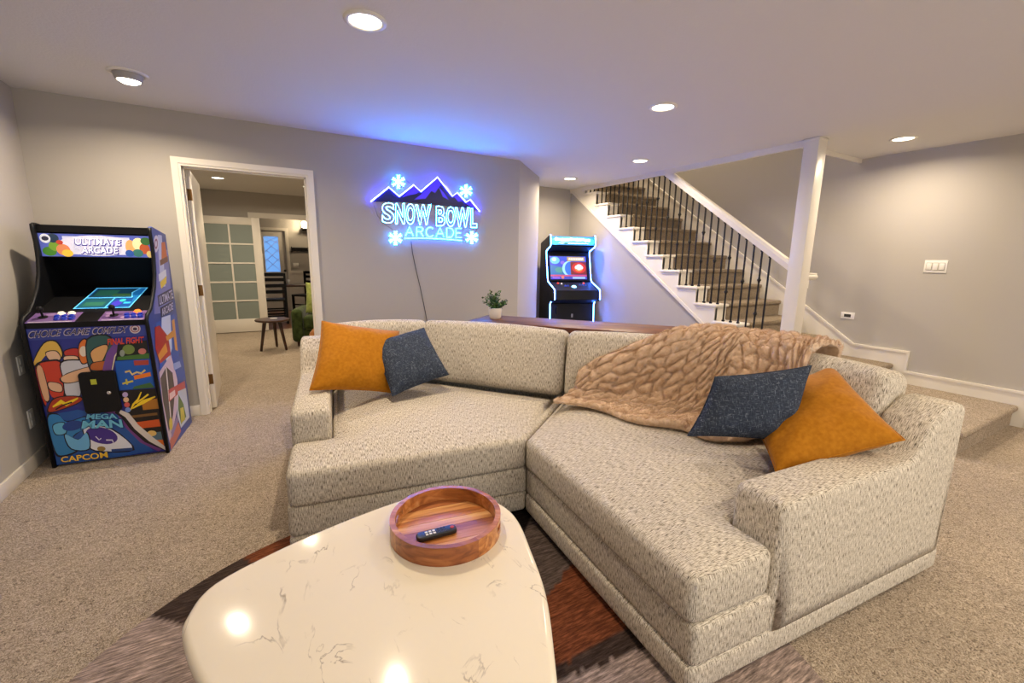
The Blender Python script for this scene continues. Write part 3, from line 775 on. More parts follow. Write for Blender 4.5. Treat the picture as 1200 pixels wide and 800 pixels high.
def arcseg(mb, a0, a1, r0, r1, z0, z1, n):
    for i in range(n):
        u0, u1 = a0+(a1-a0)*i/n, a0+(a1-a0)*(i+1)/n
        q = [(r*math.cos(u), r*math.sin(u), z) for u in (u0, u1) for r in (r0, r1) for z in (z0, z1)]
        m_ = len(mb.v); mb.v += q
        fs = [(0, 1, 5, 4), (2, 6, 7, 3), (1, 3, 7, 5), (0, 4, 6, 2)]
        if i == 0: fs.append((0, 2, 3, 1))
        if i == n-1: fs.append((4, 5, 7, 6))
        for f_ in fs: mb.face([m_+k_ for k_ in f_])
hs = R(13)
for k_ in range(4):                                  # four bent staves, the handle slots in two of them
    mb = MB()
    c0 = k_*PI/2-PI/4
    if k_ % 2 == 0:
        arcseg(mb, c0, k_*PI/2-hs, .168, .186, 0, .062, 12); arcseg(mb, k_*PI/2+hs, c0+PI/2, .168, .186, 0, .062, 12)
        arcseg(mb, k_*PI/2-hs, k_*PI/2+hs, .168, .186, 0, .026, 8); arcseg(mb, k_*PI/2-hs, k_*PI/2+hs, .168, .186, .046, .062, 8)
    else: arcseg(mb, c0, c0+PI/2, .168, .186, 0, .062, 28)
    mb.build('rim', (ACACIA, ACA2, ACACIA, ACACIA)[k_], ty, angle=30)
rm = thing('remote_control', 'black television remote with white keys and red button', 'remote control', (.445, 1.25, TZ+.0155), R(-4))
ro_ = fillet([(-.068, -.019), (.068, -.019), (.068, .019), (-.068, .019)], .018, 6)
vf('body', soft_prism(ro_, 0, .016, .005), mat('remote_black', (.008, .009, .012), .35), rm, angle=40)
KW = mat('key_white', srgb(235, 230, 215), .4); KR = mat('key_red', srgb(190, 50, 30), .4); KD = mat('key_dark', (.02, .024, .035), .4)
for i in range(3):
    for j in range(2):
        k_ = B('key', KW, rm, -.0045, .0045, -.004, .004, 0, .002, bevel=.001); k_.location = (-.034+i*.0125+j*.0, -.0075+j*.013, .0161); 
for i in range(3):
    for j in range(3):
        k_ = B('key', KD, rm, -.003, .003, -.003, .003, 0, .0015); k_.location = (.006+i*.011, -.011+j*.011, .0161)
k_ = MB().lathe([(.007, 0), (.007, .0015), (.005, .002)], k=14).build('power_key', KR, rm); k_.location = (.053, 0, .0161)

def rug():
    cx, cy, rr = .395, 1.042, 1.22
    N = 150; step = 2*rr/N; v = []; f = []; idx = {}; col = []
    pal = dict(d=srgb(70, 58, 52), r=srgb(124, 72, 46), l=srgb(166, 150, 142), m=srgb(96, 84, 78), k=srgb(38, 32, 31), b=srgb(84, 50, 36))
    # big angular shards, each by half-planes (px, py, direction deg)
    def zone(x, y):
        x -= .35; y -= 1.0
        a = math.degrees(math.atan2(y, x)) % 360; r = math.hypot(x, y)
        tab = [(0, 26, 'r'), (26, 44, 'm'), (44, 70, 'k'), (70, 100, 'b'), (100, 114, 'r'), (114, 131, 'd'), (131, 168, 'l'), (168, 210, 'b'), (210, 250, 'm'), (250, 285, 'l'), (285, 318, 'k'), (318, 333, 'r'), (333, 353, 'l'), (353, 361, 'd')]
        z = 'd'
        for a0, a1, c in tab:
            if a0 <= a < a1: z = c
        if z == 'l' and r < .80 and 130 < a < 200: z = 'd'
        if z == 'r' and r > 1.05 and a < 30: z = 'm'
        return pal[z]
    def vid(i, j):
        if (i, j) in idx: return idx[(i, j)]
        x, y = cx-rr+i*step, cy-rr+j*step
        c = zone(x+noise.noise(Vector((x*25, y*25, 0)))*.012, y+noise.noise(Vector((x*25, y*25, 9)))*.012)
        dx, dy = x-cx, y-cy; r = math.hypot(dx, dy)
        if r > rr*.985: x, y = cx+dx/r*rr, cy+dy/r*rr
        idx[(i, j)] = len(v); v.append((x, y, .012)); col.append(c)
        return idx[(i, j)]
    for i in range(N):
        for j in range(N):
            x, y = cx-rr+(i+.5)*step, cy-rr+(j+.5)*step
            if math.hypot(x-cx, y-cy) < rr: f.append((vid(i, j), vid(i+1, j), vid(i+1, j+1), vid(i, j+1)))
    n0 = len(v); K = 160
    m = bpy.data.materials.new('rug_pile'); m.use_nodes = True; nt = m.node_tree; b = nt.nodes['Principled BSDF']
    at = NN(nt, 'ShaderNodeVertexColor', layer_name='pattern')
    tc = NN(nt, 'ShaderNodeTexCoord'); mp = NN(nt, 'ShaderNodeMapping'); mp.inputs['Scale'].default_value = (14, 110, 1); mp.inputs['Rotation'].default_value = (0, 0, R(20)); nt.links.new(tc.outputs['Object'], mp.inputs['Vector'])
    n = NN(nt, 'ShaderNodeTexNoise'); n.inputs['Scale'].default_value = 1; n.inputs['Detail'].default_value = 5; n.inputs['Roughness'].default_value = .7; nt.links.new(mp.outputs[0], n.inputs['Vector'])
    rp = ramp(nt, [(.3, (.22, .2, .2)), (.5, (.8, .78, .76)), (.72, (1.9, 1.8, 1.75))]); nt.links.new(n.outputs['Fac'], rp.inputs['Fac'])
    mx = NN(nt, 'ShaderNodeMix', data_type='RGBA', blend_type='MULTIPLY'); mx.inputs[0].default_value = 1; nt.links.new(at.outputs['Color'], mx.inputs[6]); nt.links.new(rp.outputs['Color'], mx.inputs[7])
    nt.links.new(mx.outputs[2], b.inputs['Base Color']); b.inputs['Roughness'].default_value = .9; b.inputs['Specular IOR Level'].default_value = .1
    bp = NN(nt, 'ShaderNodeBump'); bp.inputs['Strength'].default_value = .7; bp.inputs['Distance'].default_value = .006; nt.links.new(n.outputs['Fac'], bp.inputs['Height']); nt.links.new(bp.outputs['Normal'], b.inputs['Normal'])
    me = bpy.data.meshes.new('area_rug'); me.from_pydata(v, [], f)
    ca = me.color_attributes.new('pattern', 'FLOAT_COLOR', 'POINT')
    for i, c in enumerate(col): ca.data[i].color = c
    bm = bmesh.new(); bm.from_mesh(me)
    be = [e for e in bm.edges if len(e.link_faces) == 1]
    ex = bmesh.ops.extrude_edge_only(bm, edges=be)
    for g in ex['geom']:
        if isinstance(g, bmesh.types.BMVert): g.co.z = .001
    bmesh.ops.recalc_face_normals(bm, faces=bm.faces); bm.to_mesh(me); bm.free()
    o = link('area_rug', me, m); tag(o, 'round brown and grey distressed rug under the coffee table', 'rug'); return o
rug()

# ================================================================== CONSOLE TABLE AND PLANT
ca_ = math.atan2(-1.32, 1.10)
cz = .855
cn = thing('console_table', 'long dark walnut console table standing behind the sofa', 'table', (1.46, 3.27, 0), ca_)
B('top', WALNUT, cn, 0, 1.72, 0, .45, cz-.042, cz, bevel=.004)
for x in (.06, 1.60):
    for y in (.04, .37): B('leg', BLACKM, cn, x, x+.04, y, y+.04, 0, cz-.042)
B('apron', BLACKM, cn, .10, 1.60, .05, .07, cz-.075, cz-.042); B('apron', BLACKM, cn, .10, 1.60, .38, .40, cz-.075, cz-.042)
pl = thing('potted_plant', 'small leafy green plant in a white ceramic pot on the console', 'plant', (1.737, 3.305, cz+.0005))
MB().lathe([(.0005, 0), (.040, 0), (.050, .012), (.056, .075), (.057, .092), (.052, .092), (.049, .078)], k=28, cap=False).build('pot', mat('pot_ceramic', srgb(236, 230, 220), .35), pl, smooth=True, angle=50)
MB().lathe([(.050, .078), (.03, .081), (.0005, .082)], k=20, cap=False).build('soil', mat('soil', srgb(40, 30, 22), .95), pl)
mb = MB(); LG = [mat('leaf_a', srgb(58, 96, 40), .5), mat('leaf_b', srgb(96, 132, 60), .5), mat('leaf_c', srgb(40, 70, 30), .5)]
sm = MB()
for i in range(46):
    az = random.uniform(0, 2*PI); el = random.uniform(.25, 1.5); Ls = random.uniform(.10, .165)
    tip = Vector((math.cos(az)*math.cos(el)*Ls*.82, math.sin(az)*math.cos(el)*Ls*.82, .08+math.sin(el)*Ls)); b0 = Vector((random.uniform(-.02, .02), random.uniform(-.02, .02), .08))
    sm.tube([b0, (b0+tip)/2+Vector((0, 0, .01)), tip], .0014, 4)
    for q in range(8):
        t = .35+.65*q/7; p = b0.lerp(tip, t); dr = Vector((random.gauss(0, 1), random.gauss(0, 1), random.gauss(.3, .6))).normalized(); sd_ = dr.cross(Vector((random.gauss(0, 1), random.gauss(0, 1), 1))).normalized()
        l, w = random.uniform(.018, .03), random.uniform(.006, .010); mb.cur = random.randrange(3)
        nrm = dr.cross(sd_)*.004
        mb.poly([p, p+dr*l*.5+sd_*w+nrm, p+dr*l, p+dr*l*.5-sd_*w+nrm])
tag(mb.build('foliage', LG, pl, recalc=False), kind='stuff'); sm.build('stems', LG[2], pl)

# ================================================================== ART HELPERS
def homography(src, dst):
    A = []
    for (x, y), (u, v) in zip(src, dst):
        A.append([x, y, 1, 0, 0, 0, -u*x, -u*y, -u]); A.append([0, 0, 0, x, y, 1, -v*x, -v*y, -v])
    _, _, Vt = np.linalg.svd(np.array(A, float)); Hm = Vt[-1].reshape(3, 3)
    def f(x, y):
        p = Hm @ np.array([x, y, 1.0]); return p[0]/p[2], p[1]/p[2]
    return f
class Art:
    """flat print: coloured shapes on a panel plane, each shape a hair above the one before"""
    def __init__(s, fn, emit=0): s.fn = fn; s.mb = MB(); s.cols = []; s.lay = 0; s.emit = emit
    def m(s, c):
        if c not in s.cols: s.cols.append(c)
        s.mb.cur = s.cols.index(c)
    def poly(s, pts, c):
        s.m(c); s.lay += 1; s.mb.poly([s.fn(x, y, .0004+.00006*s.lay) for x, y in pts])
    def blob(s, pts, c):
        L = smooth_loop(pts, 4); cx = sum(p[0] for p in L)/len(L); cy = sum(p[1] for p in L)/len(L)
        s.poly([(cx+(x-cx)*1.06+math.copysign(2.5, x-cx), cy+(y-cy)*1.06+math.copysign(2.5, y-cy)) for x, y in L], (24, 20, 34)); s.poly(L, c)
    def ell(s, cx, cy, rx, ry, c, k=22, rot=0):
        ca, sa = math.cos(rot), math.sin(rot)
        s.poly([(cx+rx*math.cos(2*PI*i/k)*ca-ry*math.sin(2*PI*i/k)*sa, cy+rx*math.cos(2*PI*i/k)*sa+ry*math.sin(2*PI*i/k)*ca) for i in range(k)], c)
    def band(s, pts, w, c):
        """stroke along a polyline"""
        P = [Vector(p) for p in pts]; L = []; Rr = []
        for i, p in enumerate(P):
            t = (P[min(i+1, len(P)-1)]-P[max(i-1, 0)]).normalized(); n = Vector((-t.y, t.x)); ww = w if not isinstance(w, (list, tuple)) else w[i]
            L.append(p+n*ww/2); Rr.append(p-n*ww/2)
        s.m(c); s.lay += 1; z = .0004+.00006*s.lay
        for i in range(len(P)-1): s.mb.poly([s.fn(q.x, q.y, z) for q in (L[i], L[i+1], Rr[i+1], Rr[i])])
    def build(s, name, parent):
        ms = []
        for c in s.cols:
            key = 'print_%d_%d_%d_%g' % (c+(s.emit,))
            ms.append(mat(key, srgb(*c), .35, emit=srgb(*c) if s.emit else None, estr=s.emit))
        return s.mb.build(name, ms, parent, recalc=False)

# ================================================================== LARGE ARCADE CABINET (left corner)
AB = thing('arcade_cabinet', 'wide blue printed arcade cabinet standing in the corner left of the doorway', 'arcade machine', (-1.237, 3.72, 0), R(-6))
CW, PT = .61, .018
prof = [(0, 0), (-.052, .90), (-.058, .935), (-.035, .965), (.04, .995), (.10, 1.05), (.17, 1.13), (.215, 1.22), (.238, 1.32), (.245, 1.42), (.235, 1.50), (.238, 1.53), (.26, 1.54), (.55, 1.50), (.62, 0)]
SIDEB = mat('side_print_blue', srgb(52, 74, 150), .35)
for x, nm in ((0, 'side_panel'), (CW-PT, 'side_panel')):
    sp = MB().prism([(x, y, z) for y, z in prof], (PT, 0, 0)).build(nm, SIDEB if x else BLACK, AB)
    MB().tube([(x+PT/2, y, z) for y, z in prof[:12]], .0115, 8).build('edge_molding', BLACK, sp, smooth=True)
x0, x1 = PT, CW-PT
def quadpart(name, m, p, q, th=.012, parent=AB):
    """panel across the cabinet between profile points p and q"""
    d = Vector((q[0]-p[0], q[1]-p[1])).normalized(); n = Vector((d.y, -d.x))*th
    return MB().prism([(x0, p[0], p[1]), (x0, q[0], q[1]), (x0, q[0]+n.x, q[1]+n.y), (x0, p[0]+n.x, p[1]+n.y)], (x1-x0, 0, 0)).build(name, m, parent)
FP = quadpart('front_panel', mat('front_print_blue', srgb(44, 52, 140), .35), (.008, .012), (-.046, .905))
quadpart('control_box_front', BLACK, (-.046, .905), (-.050, .940))
CP = quadpart('control_panel', mat('control_print_purple', srgb(122, 92, 150), .4, vary=.5, vscale=14), (-.050, .940), (.085, .985))
MBZ = quadpart('monitor_bezel', DARKIN, (.085, .985), (.50, 1.125))
quadpart('hood_back', DARKIN, (.50, 1.125), (.36, 1.325)); quadpart('hood_underside', DARKIN, (.36, 1.325), (.275, 1.325))
quadpart('top_panel', BLACK, (.26, 1.525), (.535, 1.488)); quadpart('back_panel', BLACK, (.535, 1.488), (.605, .012)); quadpart('marquee_header', BLACK, (.258, 1.485), (.258, 1.53))
quadpart('bottom_panel', BLACK, (.605, .012), (.008, .012))
MQ = quadpart('marquee', mat('marquee_backing', srgb(30, 30, 40), .4), (.275, 1.33), (.262, 1.478), .03)
# marquee print (lit from behind)
def on_marquee(u, v, n): return (x0+u*(x1-x0), .275-.013*v-n-.001, 1.332+v*.144)
A = Art(on_marquee, .45)
A.poly([(0, 0), (1, 0), (1, 1), (0, 1)], (92, 104, 190)); A.poly([(.2, .1), (.8, .1), (.8, .9), (.2, .9)], (214, 214, 240)); A.ell(.5, .5, .36, .46, (236, 232, 248))
for (x, y, rx, ry, c) in ((.07, .22, .06, .2, (70, 130, 40)), (.13, .45, .06, .22, (120, 160, 50)), (.19, .3, .06, .25, (230, 140, 90)), (.12, .8, .05, .2, (40, 60, 80)), (.22, .15, .05, .16, (250, 200, 70)), (.17, .62, .03, .1, (200, 70, 50)),
                          (.80, .45, .05, .35, (240, 180, 110)), (.88, .6, .06, .3, (255, 240, 180)), (.93, .4, .05, .25, (190, 90, 50)), (.86, .2, .05, .18, (60, 120, 110)), (.95, .75, .05, .18, (60, 110, 60)), (.78, .18, .04, .16, (50, 90, 170)), (.97, .15, .03, .16, (230, 200, 120))):
    A.ell(x, y, rx, ry, c)
A.ell(.055, .78, .045, .2, (235, 235, 240)); A.ell(.055, .78, .03, .1, (50, 50, 70))
A.build('marquee_print', MQ)
LT = mat('marquee_letters', srgb(250, 246, 255), .4, emit=srgb(250, 246, 255), estr=.9); LTS = mat('marquee_letter_shadow', srgb(74, 66, 150), .4, emit=srgb(74, 66, 150), estr=.35)
for body, v, w in (('ULTIMATE', .68, .235), ('ARCADE', .30, .19)):
    for dm, dz, off, nm in ((LTS, .0022, .07, 'lettering_shadow'), (LT, .003, .012, 'lettering')):
        text_on(nm, body, dm, MQ, lambda a, b, n, v=v, dz=dz: Vector((CW*.51+a+(.002 if dz < .003 else 0), .275-.013*v-dz-.001, 1.332+v*.144+b-(.002 if dz < .003 else 0))), w+(.012 if dz < .003 else 0), .042+(.012 if dz < .003 else 0), offset=off, shear=.15, space=1.05)
# screen in the reclined monitor
pa, pb = Vector((.125, 1.0005)), Vector((.455, 1.112))
nx = Vector((-(pb-pa).y, (pb-pa).x)).normalized()
def on_screen(u, v, n):
    p = pa.lerp(pb, v)+nx*(n+.0015); return (.180+.288*u+.02*v, p.x, p.y)
A = Art(on_screen, .55)
A.poly([(0, 0), (1, 0), (1, 1), (0, 1)], (30, 110, 175))
A.poly([(.04, .53), (.84, .53), (.76, .74), (.84, .95), (.04, .95)], (24, 62, 84)); A.poly([(.1, .60), (.5, .60), (.5, .88), (.1, .88)], (40, 96, 80)); A.poly([(.45, .58), (.8, .58), (.76, .7), (.45, .7)], (60, 100, 60))
A.poly([(.04, .05), (.52, .05), (.52, .47), (.04, .47)], (30, 84, 96)); A.poly([(.1, .12), (.46, .12), (.46, .3), (.1, .3)], (50, 110, 90)); A.poly([(.57, .05), (.97, .05), (.9, .47), (.57, .47)], (28, 78, 150))
A.ell(.68, .22, .09, .14, (70, 60, 190)); A.ell(.74, .36, .06, .07, (60, 190, 190)); A.poly([(.8, .2), (.93, .2), (.93, .28), (.8, .28)], (60, 190, 240))
for p in ([(0, .5), (.86, .5)], [(.545, .0), (.545, .5)], [(.86, .5), (.78, .74), (.87, 1)], [(0.01, 0), (.01, 1)], [(.99, 0), (.99, 1)], [(0, .99), (1, .99)], [(0, .01), (1, .01)]): A.band(p, .022, (110, 215, 255))
A.build('screen_image', MBZ)
# controls
def on_ctrl(x, v, n):
    d = Vector((.135, .045)); nn = Vector((-.045, .135)).normalized(); p = Vector((-.050, .940))+d*v+nn*n
    return Vector((x, p.x, p.y))
A = Art(on_ctrl); A.poly([(.245, 0), (.355, 0), (.355, 1), (.245, 1)], (12, 11, 13))
for i in range(14):
    x = random.choice((random.uniform(.03, .23), random.uniform(.37, .58))); A.ell(x, random.uniform(.15, .85), .025, .12, random.choice(((160, 130, 180), (92, 66, 120), (190, 160, 190))))
A.band([(.03, .06), (.23, .06)], .05, (220, 215, 225)); A.band([(.37, .06), (.58, .06)], .05, (220, 215, 225))
A.build('control_print', CP)
BLUEB = mat('button_blue', srgb(36, 60, 190), .3); WHITEB = mat('button_white', srgb(240, 232, 215), .3, emit=(1, .9, .7), estr=.4); ORB = mat('button_orange', srgb(250, 120, 40), .3, emit=srgb(255, 110, 40), estr=1.5)
rotc = math.atan2(.045, .135)
def button(x, v, m, r=.0135, base=None):
    o = MB().lathe([(r*1.2, 0), (r*1.2, .004), (r, .006), (r*.9, .012), (r*.4, .0135)], k=14).build('button', m, CP, smooth=True, angle=40)
    o.location = on_ctrl(x, v, .0); o.rotation_euler = (rotc, 0, 0)
for xx in (.15, .43+.06):
    for i in range(3):
        for j in range(2): button(xx+.034*i-(.01 if j else 0), .30+.26*j, BLUEB)
button(.145, .86, WHITEB, .016); button(.195, .86, WHITEB, .016); button(.525, .86, ORB, .017)
for xx in (.075, .415):
    j = MB().lathe([(.022, 0), (.022, .003), (.006, .005), (.005, .04), (.012, .046), (.017, .058), (.012, .070), (.004, .074)], k=14).build('joystick', BLACK, CP, smooth=True, angle=50)
    j.location = on_ctrl(xx, .55, 0); j.rotation_euler = (rotc, 0, 0)
# front print: abstract shapes in the colours of the artwork, lettering as it stands
hf = homography([(50, 32), (715, 10), (832, 700), (200, 790)], [(0, 1), (1, 1), (1, 0), (0, 0)])
def on_front_uv(u, v, n): return Vector((x0+u*(x1-x0), .008+(-.054)*v-n-.0012, .012+.893*v))
def on_front(x, y, n):
    u, v = hf(x, y); return on_front_uv(min(max(u, .004), .996), min(max(v, .004), .996), n)
A = Art(on_front)
A.poly([(50, 32), (715, 10), (724, 66), (66, 92)], (58, 72, 160))
# red, gold, skin and white patches
A.blob([(88, 210), (150, 110), (215, 100), (250, 160), (230, 190), (170, 165), (110, 225)], (226, 186, 84)); A.blob([(160, 160), (215, 150), (240, 190), (190, 205)], (236, 196, 160))
A.blob([(100, 235), (180, 205), (245, 225), (250, 395), (185, 400), (160, 330), (150, 450), (110, 340)], (206, 66, 44)); A.blob([(105, 250), (135, 240), (170, 400), (140, 410)], (226, 178, 140)); A.blob([(170, 320), (235, 330), (240, 370), (180, 360)], (232, 190, 156))
A.blob([(265, 150), (330, 135), (360, 165), (330, 190), (280, 185)], (190, 56, 50)); A.blob([(262, 180), (330, 178), (335, 210), (275, 214)], (236, 198, 164)); A.blob([(245, 215), (330, 200), (400, 215), (420, 260), (345, 300), (345, 390), (270, 395), (255, 300)], (206, 208, 218)); A.blob([(250, 285), (400, 235), (415, 262), (340, 310), (260, 320)], (232, 184, 142))
A.blob([(350, 110), (385, 90), (405, 185), (365, 215), (345, 170)], (222, 120, 50)); A.ell(370, 150, 22, 28, (228, 214, 196))
A.blob([(395, 90), (520, 80), (500, 240), (410, 250)], (52, 92, 90)); A.blob([(410, 160), (470, 120), (505, 130), (450, 230)], (222, 170, 110)); A.blob([(420, 215), (505, 205), (500, 245), (415, 250)], (190, 104, 50))
A.band([(560, 115), (520, 170), (500, 240), (495, 330)], 46, (116, 74, 150)); A.band([(585, 118), (545, 175), (528, 250)], 7, (226, 212, 180))
A.poly([(560, 115), (720, 90), (735, 185), (548, 200)], (28, 30, 30)); A.ell(620, 140, 34, 26, (118, 140, 70)); A.poly([(560, 180), (735, 160), (735, 188), (555, 198)], (70, 116, 50)); A.ell(695, 150, 22, 16, (200, 120, 110)); A.ell(585, 160, 14, 18, (150, 160, 150))
A.poly([(545, 203), (740, 190), (765, 345), (560, 362)], (26, 92, 188)); A.poly([(650, 340), (740, 318), (765, 345), (640, 355)], (60, 104, 60))
for p in ([(600, 262), (625, 255), (640, 275), (665, 262), (690, 268), (712, 250)],): A.band(p, 10, (222, 196, 110))
A.band([(650, 292), (690, 284), (742, 272)], 22, (236, 128, 40)); A.band([(585, 325), (645, 310)], 10, (210, 196, 70)); A.band([(606, 300), (612, 330)], 10, (210, 196, 70)); A.poly([(648, 200), (730, 196), (732, 222), (652, 226)], (176, 70, 60))
A.poly([(562, 365), (768, 350), (825, 690), (760, 650), (640, 540)], (24, 20, 20))
A.poly([(690, 420), (785, 405), (800, 460), (700, 470)], (176, 116, 40)); A.poly([(650, 540), (790, 520), (800, 560), (670, 575)], (206, 86, 34)); A.poly([(720, 600), (800, 590), (812, 640), (745, 640)], (80, 110, 130)); A.ell(750, 600, 26, 16, (226, 190, 110)); A.poly([(740, 640), (812, 635), (820, 668), (775, 668)], (216, 110, 40)); A.band([(620, 510), (780, 490)], 14, (120, 84, 40))
A.band([(690, 370), (672, 410), (645, 440), (630, 470)], [6, 10, 12, 5], (246, 210, 40)); A.band([(640, 462), (700, 425), (768, 395)], [5, 22, 6], (246, 210, 40)); A.band([(660, 432), (700, 405), (730, 382)], 9, (246, 210, 40))
for i, c in enumerate(((190, 170, 220), (230, 190, 150), (210, 90, 90), (120, 150, 220))): A.ell(600+i*5, 385+i*28, 16, 14, c)
# sweeping white road and blue lower left field
A.poly([(170, 500), (330, 470), (400, 480), (560, 480), (650, 600), (760, 700), (560, 740), (200, 788)], (36, 84, 160))
A.blob([(370, 560), (520, 580), (640, 690), (430, 700), (380, 640)], (226, 228, 238)); A.ell(465, 615, 92, 46, (70, 48, 140), rot=.2); A.band([(430, 620), (450, 640), (462, 630)], 6, (225, 220, 240)); A.band([(490, 640), (525, 640), (532, 655)], 7, (225, 220, 240))
A.blob([(160, 520), (220, 500), (270, 540), (380, 510), (395, 560), (300, 620), (330, 690), (240, 730), (195, 700)], (48, 128, 190)); A.blob([(190, 560), (250, 545), (260, 600), (205, 610)], (100, 180, 220)); A.blob([(255, 610), (330, 640), (380, 600), (390, 690), (290, 690)], (110, 180, 226)); A.ell(300, 560, 60, 28, (34, 66, 140), rot=-.2)
A.band([(480, 480), (560, 485), (610, 560), (690, 640), (800, 700)], [10, 22, 24, 26, 30], (112, 60, 130)); A.band([(545, 478), (590, 500), (640, 565), (720, 635), (835, 690)], [18, 34, 36, 36, 30], (20, 18, 24)); A.band([(570, 478), (612, 500), (664, 565), (744, 632), (845, 682)], [20, 30, 32, 32, 26], (214, 206, 200))
A.blob([(165, 480), (190, 420), (250, 398), (345, 400), (345, 425), (230, 470)], (176, 60, 34)); A.band([(190, 455), (240, 425), (265, 440), (335, 405)], [8, 24, 22, 8], (240, 212, 40)); A.band([(205, 470), (250, 445), (300, 428)], 8, (20, 18, 20))
A.ell(462, 690, 24, 14, (150, 124, 60)); A.band([(520, 700), (640, 690)], 16, (40, 70, 130))
A.ell(657, 30, 30, 25, (206, 196, 206)); A.ell(657, 30, 24, 19, (150, 60, 70)); A.ell(657, 30, 19, 15, (206, 196, 206)); A.ell(657, 31, 12, 8, (70, 50, 80))
A.build('front_artwork', FP)
def text_px(body, m, quad, parent, lay, mapper, name='lettering', **kw):
    """lettering laid into a pixel quadrilateral (tl, tr, br, bl) of the studied crop"""
    tl, tr, br, bl = [Vector(p) for p in quad]
    def fn(a, b, n):
        a += .5; b += .5; p = (tl*(1-a)+tr*a)*b+(bl*(1-a)+br*a)*(1-b)
        return mapper(p.x, p.y, lay)
    return text_on(name, body, m, parent, fn, 1, 1, **kw)
CH1 = mat('letter_silver', srgb(190, 180, 196), .3); CH2 = mat('letter_dark', srgb(40, 34, 60), .4); YEL = mat('letter_yellow', srgb(250, 206, 70), .35); CYL = mat('letter_cyan', srgb(110, 190, 222), .35); NAVYL = mat('letter_navy', srgb(24, 40, 100), .35)
REDL = mat('letter_red', srgb(214, 74, 48), .35); PALE = mat('letter_pale', srgb(200, 196, 220), .35)
for m_, g, lay in ((CH1, 5, .0105), (CH2, 0, .0112)):
    text_px('CHOICE', m_, [(75-g, 46-g), (252+g, 34-g), (250+g, 62+g), (75-g, 76+g)], FP, lay, on_front, offset=.03 if g else 0, shear=.3)
    text_px('GAME', m_, [(272-g, 33-g), (412+g, 28-g), (410+g, 56+g), (270-g, 61+g)], FP, lay, on_front, offset=.03 if g else 0, shear=.3)
    text_px('COMPLEX', m_, [(430-g, 27-g), (615+g, 18-g), (610+g, 46+g), (428-g, 55+g)], FP, lay, on_front, offset=.03 if g else 0, shear=.3)
text_px('FINAL FIGHT', REDL, [(508, 82), (706, 70), (706, 104), (508, 116)], FP, .0105, on_front, offset=.03)
for m_, g, lay in ((NAVYL, 4, .0105), (YEL, 0, .0112)):
    text_px('CAPCOM', m_, [(228-g, 738-g), (497+g, 704-g), (503+g, 738+g), (232-g, 770+g)], FP, lay, on_front, offset=.035 if g else .02)
for m_, g, lay in ((NAVYL, 5, .0105), (CYL, 0, .0112)):
    text_px('MEGA', m_, [(388-g, 492-g), (552+g, 488-g), (560+g, 518+g), (380-g, 522+g)], FP, lay, on_front, offset=.03)
    text_px('MAN', m_, [(362-g, 530-g), (580+g, 520-g), (590+g, 566+g), (352-g, 575+g)], FP, lay, on_front, offset=.03)
# coin door
hp = [(338, 262), (548, 250), (590, 470), (382, 490)]
cdp = [on_front(x, y, 0) for x, y in hp]
cx_ = sum(p.x for p in cdp)/4; cz_ = sum(p.z for p in cdp)/4; wv = abs(cdp[1].x-cdp[0].x+cdp[2].x-cdp[3].x)/2; hv = abs(cdp[0].z-cdp[3].z+cdp[1].z-cdp[2].z)/2
o_ = fillet([(-wv/2, -hv/2), (wv/2, -hv/2), (wv/2, hv/2), (-wv/2, hv/2)], .025, 5)
v, f = soft_prism(o_, 0, .022, .006)
cdr = vf('coin_door', (v, f), BLACK, FP, angle=35)
tilt = math.atan2(.054, .893)
cdr.matrix_local = Matrix.Translation(on_front_uv((cx_-x0)/(x1-x0), (cz_-.012)/.893, .001)) @ Matrix.Rotation(R(90)+tilt, 4, 'X')
o_ = MB().box(-.014, .014, -.017, .017, .0225, .026).build('coin_light', mat('coin_light', srgb(150, 150, 40), .4, emit=srgb(150, 150, 40), estr=.3), cdr); o_.location = (-.02, hv*.27, 0)
o_ = MB().lathe([(.012, .0225), (.012, .028), (.006, .03)], k=14).build('lock', mat('lock_chrome', (.8, .8, .8), .25, 1), cdr, smooth=True); o_.location = (.045, -.005, 0)
# side print on the right side panel
hsd = homography([(33, 10), (92, 50), (182, 655), (95, 770)], [(.24, 1.53), (.55, 1.50), (.62, 0), (0, 0)])
def side_yz(x, y): return hsd(x, y)
def ylim(z):
    zz = [p[1] for p in prof[:12]]; yy = [p[0] for p in prof[:12]]
    return float(np.interp(z, zz, yy))+.012, .62-.07*z/1.5-.004
def on_side(x, y, n):
    yv, zv = side_yz(x, y); zv = min(max(zv, .006), 1.49); a, b = ylim(zv)
    return Vector((CW+n+.0006, min(max(yv, a), b), zv))
def dense(pts, k=6): return [tuple(Vector(p).lerp(Vector(q), i/k)) for p, q in zip(pts, pts[1:]+pts[:1]) for i in range(k)]
A = Art(on_side); _p = A.poly; A.poly = lambda pts, c: _p(dense(list(pts)), c)
A.poly([(38, 90), (98, 100), (115, 300), (40, 300)], (122, 124, 186)); A.poly([(58, 30), (75, 40), (88, 215), (68, 215)], (196, 200, 226))
A.ell(52, 68, 11, 28, (222, 216, 226)); A.ell(52, 68, 7, 17, (150, 80, 100)); A.ell(52, 68, 4, 10, (222, 216, 226))
A.poly([(74, 70), (88, 72), (96, 122), (74, 124)], (206, 104, 44)); A.poly([(66, 125), (98, 120), (99, 138), (68, 144)], (120, 70, 50))
A.poly([(60, 170), (90, 160), (92, 182), (62, 195)], (230, 230, 236)); A.poly([(66, 198), (92, 182), (92, 205), (70, 220)], (238, 206, 60))
A.poly([(54, 240), (112, 225), (118, 262), (58, 278)], (58, 54, 84)); A.poly([(64, 282), (115, 266), (116, 298), (68, 315)], (58, 54, 84))
